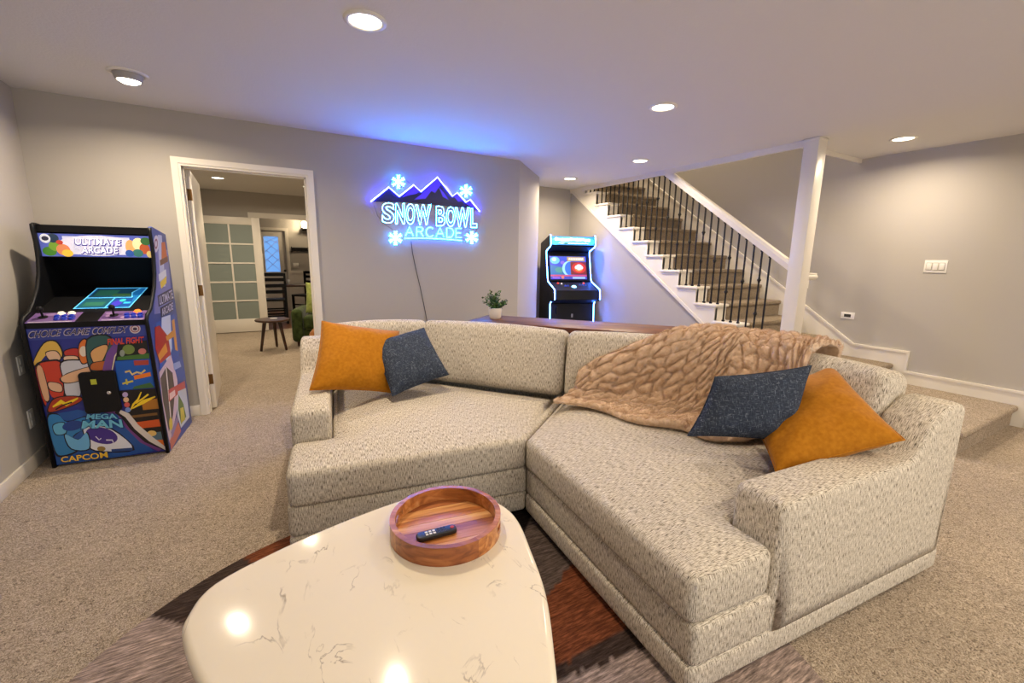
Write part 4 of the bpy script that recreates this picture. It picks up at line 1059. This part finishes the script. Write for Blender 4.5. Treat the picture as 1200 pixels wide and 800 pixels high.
A.poly([(45, 330), (120, 310), (135, 420), (140, 500), (60, 500)], (42, 90, 176)); A.poly([(70, 315), (105, 310), (110, 420), (90, 470), (66, 400)], (206, 214, 232))
A.poly([(40, 345), (60, 340), (95, 380), (105, 440), (60, 470), (42, 420)], (178, 44, 44)); A.poly([(52, 440), (85, 400), (92, 430), (58, 460)], (226, 150, 60)); A.poly([(85, 380), (115, 360), (122, 380), (90, 395)], (220, 150, 56)); A.poly([(110, 330), (120, 325), (132, 430), (122, 425)], (216, 150, 66))
A.poly([(55, 500), (105, 440), (128, 520), (132, 600), (95, 740), (72, 640)], (214, 190, 200)); A.poly([(60, 520), (85, 480), (110, 500), (118, 560), (110, 640), (92, 700), (70, 600)], (74, 66, 66))
A.band([(84, 482), (92, 560), (100, 650)], 4, (226, 220, 214)); A.poly([(108, 440), (150, 450), (160, 520), (130, 530)], (44, 84, 170)); A.poly([(112, 470), (138, 462), (144, 480), (116, 492)], (150, 170, 214))
A.poly([(92, 558), (156, 525), (158, 548), (94, 598)], (196, 76, 76)); A.poly([(96, 570), (118, 556), (120, 574), (98, 592)], (236, 200, 196))
A.poly([(130, 560), (160, 548), (172, 640), (140, 680), (126, 640)], (196, 204, 214)); A.poly([(132, 570), (150, 600), (160, 640), (140, 668), (130, 620)], (92, 126, 60)); A.poly([(138, 615), (150, 610), (156, 650), (140, 665)], (200, 186, 60))
A.poly([(95, 730), (130, 660), (140, 690), (100, 762)], (202, 108, 82)); A.poly([(100, 700), (125, 640), (130, 655), (104, 720)], (150, 130, 176)); A.ell(100, 672, 7, 22, (220, 196, 60))
SPR = [o for o in AB.children if o.name.startswith('side_panel')][-1]
A.build('side_artwork', SPR)
text_px('ULTIMATE', PALE, [(57, 244), (110, 230), (116, 258), (60, 273)], SPR, .0048, on_side, offset=.02); text_px('ARCADE', PALE, [(67, 286), (113, 271), (114, 294), (70, 310)], SPR, .0048, on_side, offset=.02)

# ================================================================== SLIM ARCADE CABINET (nook)
A2 = thing('arcade_cabinet', 'slim black arcade cabinet edged with glowing light strips in the nook beneath the stairs', 'arcade machine', (3.57, 5.17, 0), R(-17))
W2 = .68
pf2 = [(-.10, 0), (-.06, .74), (-.10, .78), (-.25, .80), (-.265, .82), (-.255, .94), (-.235, .96), (.06, 1.05), (.085, 1.08), (.185, 1.46), (.175, 1.49), (.0, 1.545), (-.02, 1.57), (.0, 1.69), (.02, 1.70), (.44, 1.60), (.44, 0)]
LED = mat('led_strip', (1, 1, 1), .4, emit=(.035, .16, 1.0), estr=85)
for x in (0, W2-.018):
    sp = MB().prism([(x, y, z) for y, z in pf2], (.018, 0, 0)).build('side_panel', BLACK, A2)
    for seg in (pf2[4:15], pf2[1:3], [pf2[0], (-.085, .26)], [(-.08, .34), pf2[1]]):
        MB().tube([(x+.009, y-.004, z) for y, z in seg], .0052, 8).build('light_strip', LED, sp, smooth=True)
x0, x1 = .018, W2-.018
for nm, m_, p, q in (('lower_front', BLACK, (-.09, .02), (-.045, .74)), ('control_underside', BLACK, (-.045, .75), (-.24, .815)), ('control_front', BLACK, (-.245, .82), (-.238, .94)), ('control_deck', BLACK, (-.238, .945), (.065, 1.045)),
                     ('screen_surround', DARKIN, (.075, 1.06), (.195, 1.47)), ('speaker_panel', DARKIN, (.19, 1.48), (.01, 1.55)), ('top_panel', BLACK, (.02, 1.685), (.43, 1.59)), ('back_panel', BLACK, (.43, 1.59), (.43, .02))):
    quadpart(nm, m_, p, q, .012, A2)
MQ2 = quadpart('marquee', mat('marquee_backing', srgb(30, 30, 40), .4), (-.005, 1.565), (.012, 1.685), .02, A2)
def on_mq2(u, v, n): return (x0+u*(x1-x0), -.005+.017*v-n-.001, 1.567+v*.116)
A = Art(on_mq2, 1.2)
A.poly([(0, 0), (1, 0), (1, 1), (0, 1)], (40, 130, 225)); A.ell(.5, .6, .48, .36, (90, 170, 245)); A.ell(.1, .3, .1, .3, (60, 190, 220)); A.ell(.92, .4, .08, .35, (60, 190, 230))
for i in range(12): A.ell(.12+.068*i, .62+random.uniform(-.06, .06), .04, random.uniform(.12, .22), (225, 240, 255))
for i in range(9): A.band([(.2+.075*i, .18), (.245+.075*i, .22)], .13, (190, 225, 250))
A.band([(.06, .38), (.94, .36)], .03, (20, 60, 150)); A.ell(.34, .15, .05, .12, (40, 110, 100))
A.build('marquee_print', MQ2)
SS = [o for o in A2.children if o.name.startswith('screen_surround')][0]
sa, sb = Vector((.0815, 1.085)), Vector((.1766, 1.41)); sn = Vector((-(sb-sa).y, (sb-sa).x)).normalized()
def on_scr2(u, v, n):
    p = sa.lerp(sb, v)+sn*(n+.002); return (.055+u*.555, p.x, p.y)
A = Art(on_scr2, .5)
A.poly([(0, 0), (1, 0), (1, 1), (0, 1)], (28, 70, 190)); A.ell(.14, .82, .13, .16, (90, 190, 250)); A.ell(.12, .86, .06, .08, (190, 235, 255)); A.poly([(0, .2), (.4, .2), (.4, .5), (0, .62)], (30, 110, 160)); A.ell(.25, .4, .12, .12, (50, 140, 130)); A.ell(.35, .72, .06, .08, (110, 90, 200))
A.ell(.52, .46, .19, .33, (150, 215, 250), 30); A.ell(.57, .46, .17, .31, (40, 110, 210), 30)
A.poly([(.56, .2), (1, .2), (1, .76), (.56, .76)], (120, 36, 40)); A.ell(.79, .5, .2, .24, (200, 44, 40)); A.ell(.79, .5, .12, .16, (226, 150, 60))
for (x, y, r_) in ((.74, .52, .06), (.8, .57, .07), (.85, .51, .06), (.79, .46, .05)): A.ell(x, y, r_, r_*1.2, (214, 226, 240))
A.poly([(.47, .79), (.97, .79), (.97, .98), (.47, .98)], (170, 140, 70)); A.poly([(.5, .82), (.94, .82), (.94, .95), (.5, .95)], (206, 196, 150))
for i in range(8): A.band([(.53+.05*i, .84), (.555+.05*i, .93)], .02, (240, 240, 226))
A.poly([(0, 0), (1, 0), (1, .17), (0, .17)], (60, 70, 170)); A.poly([(0, .12), (1, .12), (1, .19), (0, .19)], (190, 70, 110)); A.poly([(.6, .02), (.95, .02), (.95, .1), (.6, .1)], (150, 190, 230)); A.ell(.33, .08, .04, .06, (220, 120, 90)); A.poly([(.05, .02), (.25, .02), (.25, .1), (.05, .1)], (130, 90, 190))
A.build('screen_image', SS)
DK = [o for o in A2.children if o.name.startswith('control_deck')][0]
rot2 = math.atan2(.1, .303)
def deck(x, t): p = Vector((-.238, .945)).lerp(Vector((.065, 1.045)), t); return Vector((x, p.x, p.y))
REDB = mat('button_red', srgb(220, 60, 40), .3, emit=srgb(220, 60, 40), estr=.5); CYB = mat('trackball_glow', srgb(140, 220, 255), .2, emit=srgb(140, 220, 255), estr=3); DBL = mat('button_dblue', srgb(40, 70, 170), .3)
for x, tt, m_, r_ in ((.34, .42, CYB, .03), (.14, .82, REDB, .014), (.19, .76, WHITEB, .011), (.53, .82, REDB, .014), (.45, .6, DBL, .013), (.49, .6, DBL, .013), (.53, .6, DBL, .013), (.22, .5, DBL, .013), (.26, .5, DBL, .013)):
    o_ = MB().lathe([(r_*1.2, 0), (r_*1.2, .004), (r_, .008), (r_*.7, .016), (r_*.2, .019)], k=14).build('button', m_, DK, smooth=True, angle=50); o_.location = deck(x, tt); o_.rotation_euler = (rot2, 0, 0)
LFP = [o for o in A2.children if o.name.startswith('lower_front')][0]
B('coin_slot', mat('slot_grey', srgb(150, 150, 155), .4, .6), LFP, .325, .352, -.085, -.075, .55, .60, bevel=.003)
B('door_handle', mat('slot_dark', srgb(34, 34, 38), .4, .6), LFP, .10, .118, -.075, -.062, .60, .70, bevel=.003)

# ================================================================== NEON SIGN
C0 = Vector((0, 0, CAM_H))
def on_wall(cx, cy, y=YS-.03):
    """point of the sign wall behind a pixel of the studied crop of the sign"""
    px, py = 420+cx*.225, 190+cy*.225
    d_ = fw+r2*((px-600)/513.57)-u2*((py-400)/513.57); return C0+d_*((y-C0.y)/d_.y)
sg = thing('neon_sign', 'blue neon wall sign of snowy mountains reading SNOW BOWL ARCADE', 'sign', (1.56, YS, 1.83))
SG0 = Vector((1.56, YS, 1.83))
def W_(cx, cy, y=YS-.03): return on_wall(cx, cy, y)-SG0
HOUSING = mat('neon_housing', srgb(225, 225, 232), .5)
def housed(o):
    """light leaves a neon strip on the room side only; its back is white silicone"""
    o.data.materials.append(HOUSING)
    for p in o.data.polygons: p.material_index = 1 if p.center.y > -.0312 else 0
    return o
N_W = mat('neon_white', (1, 1, 1), .4, emit=(.018, .28, 1.0), estr=190); N_C = mat('neon_cyan', (1, 1, 1), .4, emit=(.008, .14, 1.0), estr=18); N_P = mat('neon_violet', (1, 1, 1), .4, emit=(.024, .03, 1.0), estr=60)
NBK = mat('neon_print_dark', (.006, .008, .05), .3); NBL = mat('neon_print_blue', (.03, .02, .35), .3, emit=(.1, .04, .9), estr=.5)
mt = [(65, 205), (158, 130), (213, 178), (288, 118), (325, 153), (412, 78), (490, 177), (515, 158), (560, 208), (583, 195), (633, 258)]
MB().tube([W_(*p) for p in mt], .0072, 8).build('mountain_tube', N_P, sg, smooth=True)
clear = bpy.data.materials.new('clear_acrylic'); clear.use_nodes = True; nt = clear.node_tree; nt.nodes.clear()
ou = NN(nt, 'ShaderNodeOutputMaterial'); mxs = NN(nt, 'ShaderNodeMixShader'); tr_ = NN(nt, 'ShaderNodeBsdfTransparent'); gl = NN(nt, 'ShaderNodeBsdfGlossy'); gl.inputs['Roughness'].default_value = .1
mxs.inputs[0].default_value = .04; nt.links.new(tr_.outputs[0], mxs.inputs[1]); nt.links.new(gl.outputs[0], mxs.inputs[2]); nt.links.new(mxs.outputs[0], ou.inputs[0])
bk = [(50, 215), (150, 118), (212, 162), (288, 104), (325, 138), (412, 62), (492, 162), (520, 145), (565, 190), (588, 182), (650, 262), (630, 350), (560, 420), (230, 410), (110, 330)]
MB().prism([W_(*p, YS-.018) for p in bk], (0, .004, 0)).build('acrylic_back', clear, sg)
mb = MB(); mb.prism([W_(*p, YS-.021) for p in mt+[(600, 242), (400, 222), (250, 208), (100, 206)]], (0, .002, 0)); mb.build('mountain_print', NBK, sg)
for p in ([(290, 195), (330, 165), (412, 84), (430, 115), (400, 160), (380, 150), (350, 190)], [(230, 182), (288, 124), (318, 152), (300, 165), (262, 172)], [(420, 130), (445, 160), (470, 195), (440, 180)], [(560, 215), (583, 202), (625, 252), (600, 240)], [(500, 180), (515, 165), (545, 200), (520, 205)]):
    MB().prism([W_(*q, YS-.0225) for q in p], (0, .0015, 0)).build('mountain_highlight', NBL, sg)
def letter_tube(ch, box, m):
    (xa, ya, xb, yb) = box
    def fn(a, b, n): return W_(xa+(a+.5)*(xb-xa), yb-(b+.5)*(yb-ya), YS-.03)+Vector((0, n*.16, 0))
    return housed(text_on('letter', ch, m, sg, fn, 1, 1, outline=True, bevel=.011, offset=.026, res=6))
for ch, bx in (('S', (122, 210, 187, 318)), ('N', (193, 214, 241, 322)), ('O', (247, 216, 294, 325)), ('W', (296, 221, 378, 327)), ('B', (405, 228, 452, 333)), ('O', (457, 231, 504, 336)), ('W', (503, 236, 580, 339)), ('L', (584, 240, 617, 341))):
    letter_tube(ch, bx, N_W)
def stroke_letter(paths, box):
    xa, ya, xb, yb = box; mb = MB()
    for p in paths: mb.tube([W_(xa+u*(xb-xa), yb-v*(yb-ya)) for u, v in p], .0066, 8)
    return mb.build('letter', N_C, sg, smooth=True)
arc = lambda cx, cy, rx, ry, a0, a1, k=12: [(cx+rx*math.cos(R(a0+(a1-a0)*i/k)), cy+ry*math.sin(R(a0+(a1-a0)*i/k))) for i in range(k+1)]
LA = [[(0, 0), (.5, 1), (1, 0)], [(.2, .36), (.8, .36)]]
LR = [[(0, 0), (0, 1), (.5, 1)]+arc(.55, .76, .38, .24, 90, -90)+[(0, .52)], [(.5, .52), (1, 0)]]
LC = [arc(.55, .5, .52, .5, 45, 315, 20)]
LD = [[(0, 0), (0, 1), (.4, 1)]+arc(.42, .5, .56, .5, 90, -90, 16)+[(0, 0)]]
LE = [[(1, 1), (0, 1), (0, 0), (1, 0)], [(0, .5), (.85, .5)]]
for L_, bx in ((LA, (246, 336, 286, 384)), (LR, (304, 338, 338, 386)), (LC, (352, 339, 392, 388)), (LA, (404, 341, 446, 390)), (LD, (460, 343, 496, 391)), (LE, (508, 345, 537, 392))): stroke_letter(L_, bx)
MB().tube([W_(240+300*i/12, 396+12*i/12-5*math.sin(PI*i/12)) for i in range(13)], .006, 8).build('underline', N_C, sg, smooth=True)
for (cx, cy, rr) in ((208, 102, 33), (560, 150, 30), (193, 395, 33), (590, 392, 30)):
    mb = MB()
    for k_ in range(6):
        a = PI/6+k_*PI/3; c_, s_ = math.cos(a), math.sin(a)
        mb.tube([W_(cx, cy), W_(cx+rr*c_, cy+rr*s_)], .0034, 6)
        for q in (.55, .85):
            for sg_ in (-1, 1):
                a2 = a+sg_*R(50); mb.tube([W_(cx+rr*q*c_, cy+rr*q*s_), W_(cx+rr*q*c_+rr*.3*math.cos(a2), cy+rr*q*s_+rr*.3*math.sin(a2))], .0030, 6)
    mb.tube([W_(cx+rr*.42*math.cos(PI/3*i), cy+rr*.42*math.sin(PI/3*i)) for i in range(6)], .0028, 6, closed=True)
    housed(mb.build('snowflake', N_W, sg, smooth=True))
WIRE = mat('wire_grey', srgb(70, 70, 80), .5)
MB().tube([W_(*p, YS-.006) for p in ((275, 412), (282, 470), (300, 560), (322, 650), (345, 760), (362, 850), (372, 950))], .0035, 6).build('power_cord', WIRE, sg, smooth=True)
for pts_ in ([(82, 225), (100, 280), (140, 325), (178, 350)], [(160, 118), (170, 95), (185, 85)], [(618, 345), (610, 365)], [(240, 90), (270, 110)]): MB().tube([W_(*p, YS-.012) for p in pts_], .002, 5).build('jumper_wire', WIRE, sg)

# ================================================================== WALL PLATES
def plate(name, label, cat, loc, rz, w, h, parts):
    """wall plate whose front faces local -y"""
    t = thing(name, label, cat, loc, rz)
    B('cover_plate', WHITE, t, -w/2, w/2, -.007, 0, -h/2, h/2, bevel=.002)
    for nm, m_, a in parts: B(nm, m_, t, *a, bevel=.0015)
    return t
SWD = mat('plate_dark', srgb(60, 58, 54), .5)
plate('light_switch', 'white triple rocker switch plate on the right wall', 'light switch', (XR, 1.66, 1.347), R(-90), .166, .118, [('rocker_gap_shade', mat('plate_shadow', srgb(170, 164, 152), .6), (-.068+.046*i, -.024+.046*i, -.0075, -.007, -.036, .036)) for i in range(3)]+[('rocker', WHITE, (-.064+.046*i, -.028+.046*i, -.013, -.007, -.031, .031)) for i in range(3)])  # darker strips paint the shade in the gaps round the rockers
plate('wall_jack', 'small white plate with dark screen above the stair skirting', 'wall plate', (XR, 2.312, .803), R(-90), .128, .072, [('display', SWD, (-.032, .032, -.009, -.007, -.016, .016))])
for z, lb in ((.66, 'white blank plate on the left wall, higher of the two'), (.31, 'white outlet plate on the left wall, lower of the two')):
    plate('wall_outlet', lb, 'outlet', (XL, 3.84, z), R(90), .074, .118, [('socket', WHITE, (-.018, .018, -.010, -.007, .008, .042)), ('socket', WHITE, (-.018, .018, -.010, -.007, -.042, -.008))])

# ================================================================== ADJOINING ROOM
X2L, X2R, Y2 = XL, 2.60, 9.20
OX0, OX1, OZ = .02, 1.50, 2.03
struct('wall_adjoining', slabs((X2L-T, X2L, YS+T, Y2+T, 0, H), (X2R, X2R+T, YS+T, Y2+T, 0, H), (X2L, OX0, Y2, Y2+T, 0, H), (OX1, X2R, Y2, Y2+T, 0, H), (OX0, OX1, Y2, Y2+T, OZ, H)), WALL)
struct('ceiling_adjoining', slabs((X2L-T, X2R+T, YN+.1, Y2+T, H, H+.1), (X2L-T, 3.2, YS+T, YN+.1, H-.001, H)), CEIL)
casing(7, OX0, OX1, OZ-.02, Y2, -1, .09)
Y3 = 12.4
struct('floor_dining', slabs((-1.5, 3.2, Y2+T*.5+.01, Y3+.1, -.1, .0)), FLOORW)
struct('ceiling_dining', slabs((-1.5, 3.2, Y2+T, Y3+.1, H, H+.1)), CEIL)
struct('wall_dining', slabs((-1.6, -1.5, Y2+T, Y3, 0, H), (3.2, 3.3, Y2+T, Y3, 0, H), (-1.6, .14, Y3, Y3+.1, 0, H), (.66, 3.3, Y3, Y3+.1, 0, H), (.14, .66, Y3, Y3+.1, 1.96, H)), WALL)
struct('trim_8', slabs((.07, .14, Y3-.02, Y3, 0, 2.03), (.66, .73, Y3-.02, Y3, 0, 2.03), (.14, .66, Y3-.02, Y3, 1.96, 2.03), (.73, 3.2, Y3-.02, Y3, .94, 1.0), (-1.5, .07, Y3-.02, Y3, .94, 1.0)), TRIM)
struct('trim_9', slabs((.73, 3.2, Y3-.008, Y3, 0, .94)), TRIM)
# entrance door with a leaded window
ed = MB(); ed.box(.14, .66, Y3+.02, Y3+.06, 0, .97); ed.box(.14, .19, Y3+.02, Y3+.06, .97, 1.96); ed.box(.50, .66, Y3+.02, Y3+.06, .97, 1.96); ed.box(.19, .50, Y3+.02, Y3+.06, 1.82, 1.96)
DO = struct('door_2', ed, TRIM)
B('pane', mat('lit_pane', srgb(110, 160, 220), .3, emit=srgb(110, 165, 235), estr=.9), DO, .19, .50, Y3+.035, Y3+.04, .97, 1.82)
mb = MB()
for i in range(4):
    for sgn in (-1, 1):
        z = 1.0+i*.22
        mb.tube([(.345-sgn*.155, Y3+.03, max(.97, z)), (.345+sgn*.155, Y3+.03, min(1.82, z+.30))], .006, 5)
mb.build('leading', mat('lead_came', srgb(200, 208, 220), .4), DO)
MB().lathe([(.02, 0), (.02, .05), (.03, .06), (.03, .085), (.01, .095)], k=14).build('door_handle', BLACKM, DO, smooth=True).matrix_local = Matrix.Translation((.60, Y3+.02, 1.0)) @ Matrix.Rotation(R(90), 4, 'X')
# French door with ten frosted panes, opened flat against the back wall
fdp = thing('french_door', 'white door with ten frosted glass panes against the far wall', 'door', (-.84, 9.10, .012))
fw_, fh = .94, 1.99; st_, tp_, bt_ = .125, .125, .23
for a in ((0, st_, 0, .035, 0, fh), (fw_-st_, fw_, 0, .035, 0, fh)): B('stile', TRIM, fdp, *a, bevel=.003)
B('rail', TRIM, fdp, st_, fw_-st_, 0, .035, 0, bt_, bevel=.003); B('rail', TRIM, fdp, st_, fw_-st_, 0, .035, fh-tp_, fh, bevel=.003)
B('muntin', TRIM, fdp, fw_/2-.013, fw_/2+.013, .002, .033, bt_, fh-tp_)
ph = (fh-tp_-bt_)/5
for i in range(1, 5): B('muntin', TRIM, fdp, st_, fw_-st_, .003, .032, bt_+ph*i-.013, bt_+ph*i+.013)
FROST = mat('frosted_glass', srgb(134, 144, 136), .35, spec=.6)
for i in range(5):
    for xa in (st_, fw_/2+.013): B('pane', FROST, fdp, xa, xa+fw_/2-.013-st_, .014, .020, bt_+ph*i+(.013 if i else 0), bt_+ph*(i+1)-(.013 if i < 4 else 0))
# hinged door leaf of the doorway, swung wide open, edge towards the room
dl = thing('door_leaf', 'white door leaf swung open at the doorway with bronze hinges', 'door', (DX0+.006, YS+T+.004, .012), R(91))
B('slab', TRIM, dl, .0, .86, -.038, -.002, 0, DZ-.02, bevel=.002)
for z in (.22, 1.0, 1.78):
    hg = MB().box(-.0035, -.0005, -.034, -.006, z, z+.09).build('hinge', BRONZE, dl); 
    MB().tube([(-.006, .0, z-.003), (-.006, .0, z+.093)], .006, 8).build('hinge_pin', BRONZE, hg, smooth=True)
# ceiling lights there
G2 = 'recessed lights beyond the doorway'
downlight(-.386, 7.79, H, 'round recessed light in the ceiling beyond the doorway, facing the panelled glass door', G2, 16)
downlight(.80, 7.88, H, 'round recessed light in the ceiling beyond the doorway, above the green armchair', G2, 16)
downlight(.2, 5.9, H, 'round recessed light in the ceiling just past the doorway', G2, 14); downlight(1.9, 6.2, H, 'round recessed light in the ceiling beside the adjoining room wall', G2, 12)
# side table
sd_t = thing('side_table', 'low round dark wood side table on carpet beyond the doorway', 'table', (.135, 7.22, 0))
MB().lathe([(.0005, .425), (.215, .425), (.228, .435), (.228, .448), (.220, .455), (.0005, .455)], k=40, cap=False).build('top', DKWOOD, sd_t, angle=40)
for q in range(3):
    a = R(200+q*120-0); MB().tube([(.11*math.cos(a), .11*math.sin(a), .426), (.19*math.cos(a), .19*math.sin(a), 0)], .02, 10, taper=[.026, .016]).build('leg', DKWOOD, sd_t, smooth=True, angle=50)
co = MB().lathe([(.0005, 0), (.05, 0), (.05, .006), (.0005, .006)], k=20, cap=False).build('coaster', WHITE, None); co.location = (.15, 7.25, .4555); tag(co, 'small white coaster on the round side table', 'coaster')
# green armchair
ac = thing('armchair', 'green upholstered armchair beyond the doorway beside the side table', 'armchair', (.86, 7.55, 0), R(-14))
def rb(name, m_, parent, w, d_, h, r, c, bul=(0, 0, 0), rx=0):
    o = vf(name, rounded_box(w, d_, h, r, bul, 3, 4), m_, parent); o.matrix_local = Matrix.Translation(c) @ Matrix.Rotation(rx, 4, 'X'); return o
rb('arm', GREENV, ac, .16, .74, .50, .06, (-.33, 0, .32)); rb('arm', GREENV, ac, .16, .74, .50, .06, (.33, 0, .32)); rb('seat', GREENV, ac, .50, .62, .20, .05, (0, -.06, .36), (0, 0, .02)); rb('seat_base', GREENV, ac, .50, .66, .18, .02, (0, 0, .17)); rb('backrest', GREENV, ac, .52, .18, .62, .07, (0, .30, .62), (0, .02, .02), R(-10))
for x in (-.33, .33):
    for y in (-.30, .30): MB().lathe([(.016, 0), (.022, .075)], (x, y, 0), 10).build('foot', DKWOOD, ac)
pillow('throw_pillow', 'light green pillow leaning in the green armchair', GREENP, [(.60, 7.42, .50), (.98, 7.33, .50), (1.03, 7.60, .93), (.65, 7.68, .95)], .15, 1, 6)
# tan pouf
pf = thing('pouf', 'tan leather pouf in front of the green armchair', 'pouf', (.80, 6.55, 0))
MB().lathe([(.0005, .0), (.20, .0), (.24, .05), (.255, .18), (.24, .32), (.19, .375), (.0005, .385)], k=32, cap=False).build('body', TAN, pf, smooth=True); MB().lathe([(.247, .29), (.252, .295), (.247, .30)], k=32, cap=False).build('seam', TAN, pf)
# dining furniture
def dining_chair(label, loc, rz, first=[None]):
    t = thing('dining_chair', label, 'chair', loc, rz, 'dark dining chairs')
    for x in (-.19, .19):
        B('leg', BLACK, t, x-.02, x+.02, .17, .21, 0, 1.02); B('leg', BLACK, t, x-.02, x+.02, -.21, -.17, 0, .46)
    B('seat', BLACK, t, -.21, .21, -.22, .17, .46, .50, bevel=.008)
    for z in (.62, .74, .86, .96): B('back_slat', BLACK, t, -.17, .17, .18, .20, z, z+.065)
    for z in (.15, .26): B('stretcher', BLACK, t, -.17, .17, .18, .20, z, z+.03); B('stretcher', BLACK, t, -.17, .17, -.20, -.18, z, z+.03)
    return t
dining_chair('black ladder-back dining chair with its back to the doorway', (.27, 10.15, 0), R(180)); dining_chair('black ladder-back dining chair at the far side of the dining table', (.93, 11.15, 0), R(-50))
dt = thing('dining_table', 'dark dining table beyond the second opening', 'table', (.85, 10.62, 0))
B('top', DKWOOD, dt, -.45, .55, -.26, .30, .72, .76, bevel=.006)
for x in (-.38, .48):
    for y in (-.20, .24): B('leg', DKWOOD, dt, x-.03, x+.03, y-.03, y+.03, 0, .72)
cp_ = MB().lathe([(.0005, 0), (.03, 0), (.035, .1), (.032, .1), (.028, .01), (.0005, .01)], k=16, cap=False).build('cup', WHITE, None, smooth=True); cp_.location = (.56, 10.60, .7605); tag(cp_, 'white cup on the dining table', 'cup')
# coat hooks, sconce, switch on the dining wall
ch = thing('coat_rack', 'black wall coat rack with hooks on the dining wall', 'coat rack', (.97, Y3, 1.50)); B('board', BLACK, ch, -.20, .20, -.02, 0, -.02, .07)
for i in range(5): MB().tube([(-.16+i*.08, -.02, .01), (-.16+i*.08, -.05, -.02), (-.16+i*.08, -.055, .0)], .006, 6).build('hook', BLACKM, ch)
B('end_block', BLACK, ch, -.20, -.18, -.03, 0, -.05, .09); B('end_block', BLACK, ch, .18, .20, -.03, 0, -.05, .09)
sc_ = thing('wall_sconce', 'black wall sconce with glowing glass shade in the dining room', 'lamp', (1.10, Y3, 2.05)); B('bracket', BLACKM, sc_, -.05, .05, -.03, 0, -.06, .08); B('cage', BLACKM, sc_, -.08, .08, -.18, -.02, -.03, -.01)
MB().lathe([(.03, -.01), (.065, .02), (.07, .12), (.03, .16)], (0, -.10, 0), 20).build('shade', mat('sconce_glow', (1, 1, 1), .4, emit=(1, .8, .5), estr=8), sc_, smooth=True)
for x in (-.07, .07): B('cage_bar', BLACKM, sc_, x-.004, x+.004, -.104, -.096, -.01, .17)
pl_ = bpy.data.lights.new('sconce_bulb', 'POINT'); pl_.energy = 14; pl_.color = (1, .78, .5); pl_.shadow_soft_size = .06; plo = bpy.data.objects.new('sconce_bulb', pl_); COL.objects.link(plo); plo.parent = sc_; plo.location = (0, -.26, .08)
plate('light_switch', 'white double switch plate on the dining wall', 'light switch', (.85, Y3, 1.13), 0, .13, .118, [('rocker', WHITE, (-.045, -.012, -.012, -.007, -.03, .03)), ('rocker', WHITE, (.012, .045, -.012, -.007, -.03, .03))])
